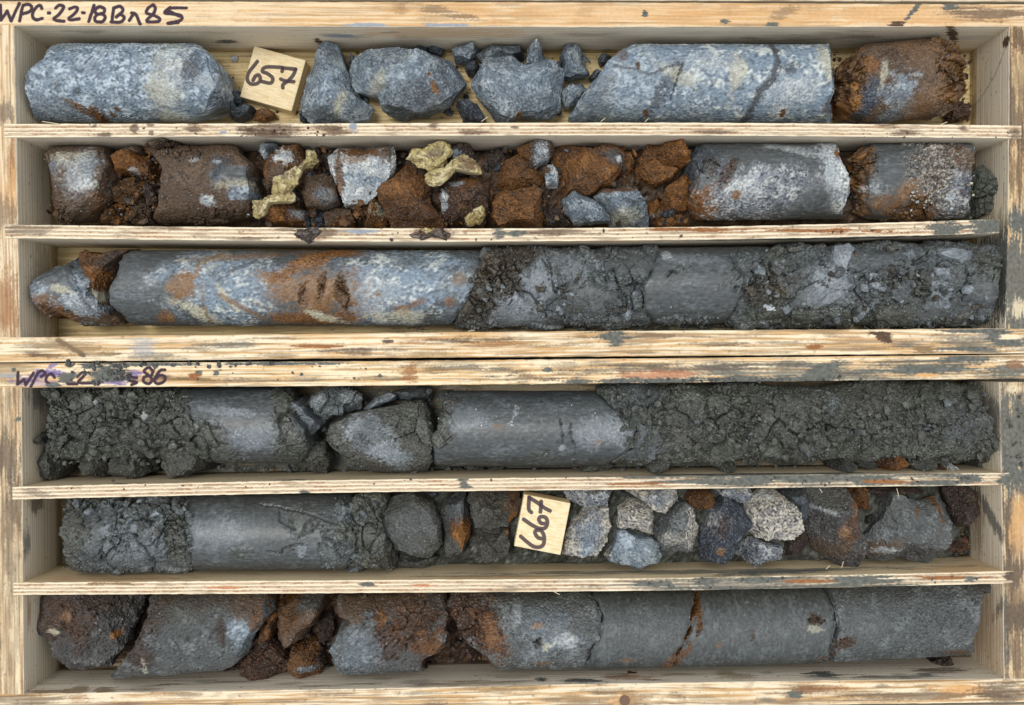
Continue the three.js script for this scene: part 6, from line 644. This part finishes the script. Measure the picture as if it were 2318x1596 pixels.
crumbs('loose_crumbs', 'grey clay crumbs strewn over the third-channel clay', [...onCore(260, 1060, 1460, 650, 86, 0.046, 0.0007, 0.0055, ['drab', 'crumb', 'olive', 'plate']), ...onCore(420, 1690, 2260, 645, 88, 0.047, 0.0007, 0.006, ['drab', 'clay', 'plate', 'greyrock', 'olive']), ...scatter(120, 1030, 2250, 728, 744, 0.05, 0.066, 0.001, 0.005, ['drab', 'olive', 'clay']), ...onCore(42, 1470, 1690, 648, 86, 0.0455, 0.0004, 0.0015, ['drab', 'plate'])]);
crumbs('loose_crumbs', 'dark clay crumbs over the upper channel of tray 86', [...onCore(380, 105, 440, 968, 88, 0.046, 0.0008, 0.0065, ['drab', 'finecrumb', 'crumb']), ...onCore(900, 1400, 2240, 961, 92, 0.048, 0.0007, 0.006, ['drab', 'finecrumb', 'crumb', 'drab']), ...onCore(63, 440, 690, 962, 84, 0.0445, 0.0005, 0.0016, ['drab', 'plate']), ...onCore(49, 985, 1400, 970, 86, 0.0445, 0.0004, 0.0014, ['drab', 'plate', 'white']), ...scatter(140, 690, 980, 880, 1066, 0.03, 0.05, 0.001, 0.005, ['drab', 'clay']), ...scatter(160, 480, 1980, 1052, 1068, 0.03, 0.05, 0.001, 0.005, ['drab', 'clay'])]);
crumbs('loose_crumbs', 'grey clay crumbs over the middle channel', [...onCore(320, 145, 430, 1204, 86, 0.0455, 0.0007, 0.006, ['drab', 'greycrumb', 'greycrumb']), ...onCore(140, 740, 870, 1204, 84, 0.0445, 0.0007, 0.005, ['drab', 'clay']), ...scatter(160, 190, 480, 1276, 1304, 0.035, 0.055, 0.0015, 0.007, ['drab', 'clay', 'crumb']), ...scatter(140, 440, 800, 1284, 1296, 0.04, 0.05, 0.0008, 0.004, ['drab', 'clay']), ...scatter(300, 870, 2190, 1115, 1262, 0.03, 0.046, 0.001, 0.008, ['drab', 'navy', 'darkred', 'nearblack'])]);
crumbs('loose_crumbs', 'red-brown crumbs between the lower-channel rocks', [...scatter(260, 290, 1080, 1345, 1500, 0.025, 0.045, 0.001, 0.006, ['darkred', 'redbrown', 'rust', 'nearblack']), ...scatter(90, 985, 1060, 1350, 1490, 0.04, 0.06, 0.0015, 0.006, ['darkred', 'redbrown']), ...onCore(84, 1040, 1140, 1424, 80, 0.0445, 0.0008, 0.003, ['redbrown', 'rust', 'darkred']), ...onCore(63, 1150, 2200, 1415, 80, 0.0445, 0.0004, 0.0012, ['greyrock', 'white', 'stain'])]);
const spill = (n, x0, x1, f, w, kinds, s) => { const o = []; for (let i = 0; i < n; i++) { const px = lerp(x0, x1, rr()), t = rr(); o.push([px, f(px) + (rr() - 0.5) * w, RAIL + 0.0012, lerp(0.0005, s, t * t * t), kinds[Math.floor(rr() * kinds.length)]]); } return o; };
crumbs('mud_spatter', 'dried mud crumbs stuck to the rails and dividers', [...spill(30, 180, 800, () => 295, 28, ['brown', 'darkred'], 0.003), ...spill(20, 560, 660, () => 298, 22, ['brown', 'browncrumb'], 0.003), ...spill(20, 1900, 2300, () => 298, 28, ['brown'], 0.0025), ...spill(30, 500, 2200, () => 530, 28, ['brown', 'drab'], 0.003), ...spill(65, 190, 300, () => 846, 46, ['drab', 'clay'], 0.0045), ...spill(60, 150, 620, () => 826, 10, ['drab', 'clay'], 0.0045), ...spill(20, 300, 900, () => 848, 40, ['drab', 'slate'], 0.003), ...spill(75, 1450, 1960, x => 862 - (x - 1450) * 0.006, 12, ['drab'], 0.003), ...spill(70, 1640, 2260, x => 1090 - (x - 1640) * 0.011, 22, ['drab'], 0.0025), ...spill(60, 1450, 2280, x => 1322 - (x - 1450) * 0.018, 22, ['drab'], 0.0025), ...spill(35, 2280, 2316, x => 850 + rr() * 200, 10, ['drab'], 0.003), ...spill(25, 40, 1400, x => 1100 - x * 0.011, 22, ['drab'], 0.0022)]);

// wood splinters standing from the sawn edges of the dividers
{
  const bits = [[300, 513, 14, 3], [1975, 526, 18, 8], [95, 275, 40, 6], [1090, 275, 14, -10], [1460, 276, 8, -8], [2130, 282, 14, -6], [2030, 1106, 4, 18], [1255, 1340, 12, 6], [1700, 750, 10, -4], [1060, 750, 14, -3], [1360, 275, 10, -7], [1855, 1106, 6, 9], [1905, 1285, 4, -14], [1870, 1288, 8, -8]].map(([x, y, dx, dy]) => { const a = at(x, y, RAIL + 0.0005), b = at(x + dx, y + dy, RAIL + 0.003), m = [(a[0] + b[0]) / 2, RAIL + 0.003, (a[2] + b[2]) / 2]; return new THREE.TubeGeometry(new THREE.QuadraticBezierCurve3(new THREE.Vector3(...a), new THREE.Vector3(...m), new THREE.Vector3(...b)), 6, 0.0004, 5); });
  const m = thing('wood_splinters', mergeGeometries(bits), new THREE.MeshStandardMaterial({ color: '#d3c3a2', roughness: 0.8 }), 'pale wood splinters fraying from the sawn divider edges', 'splinters'); m.userData.kind = 'stuff';
}
renderer.render(scene, camera);
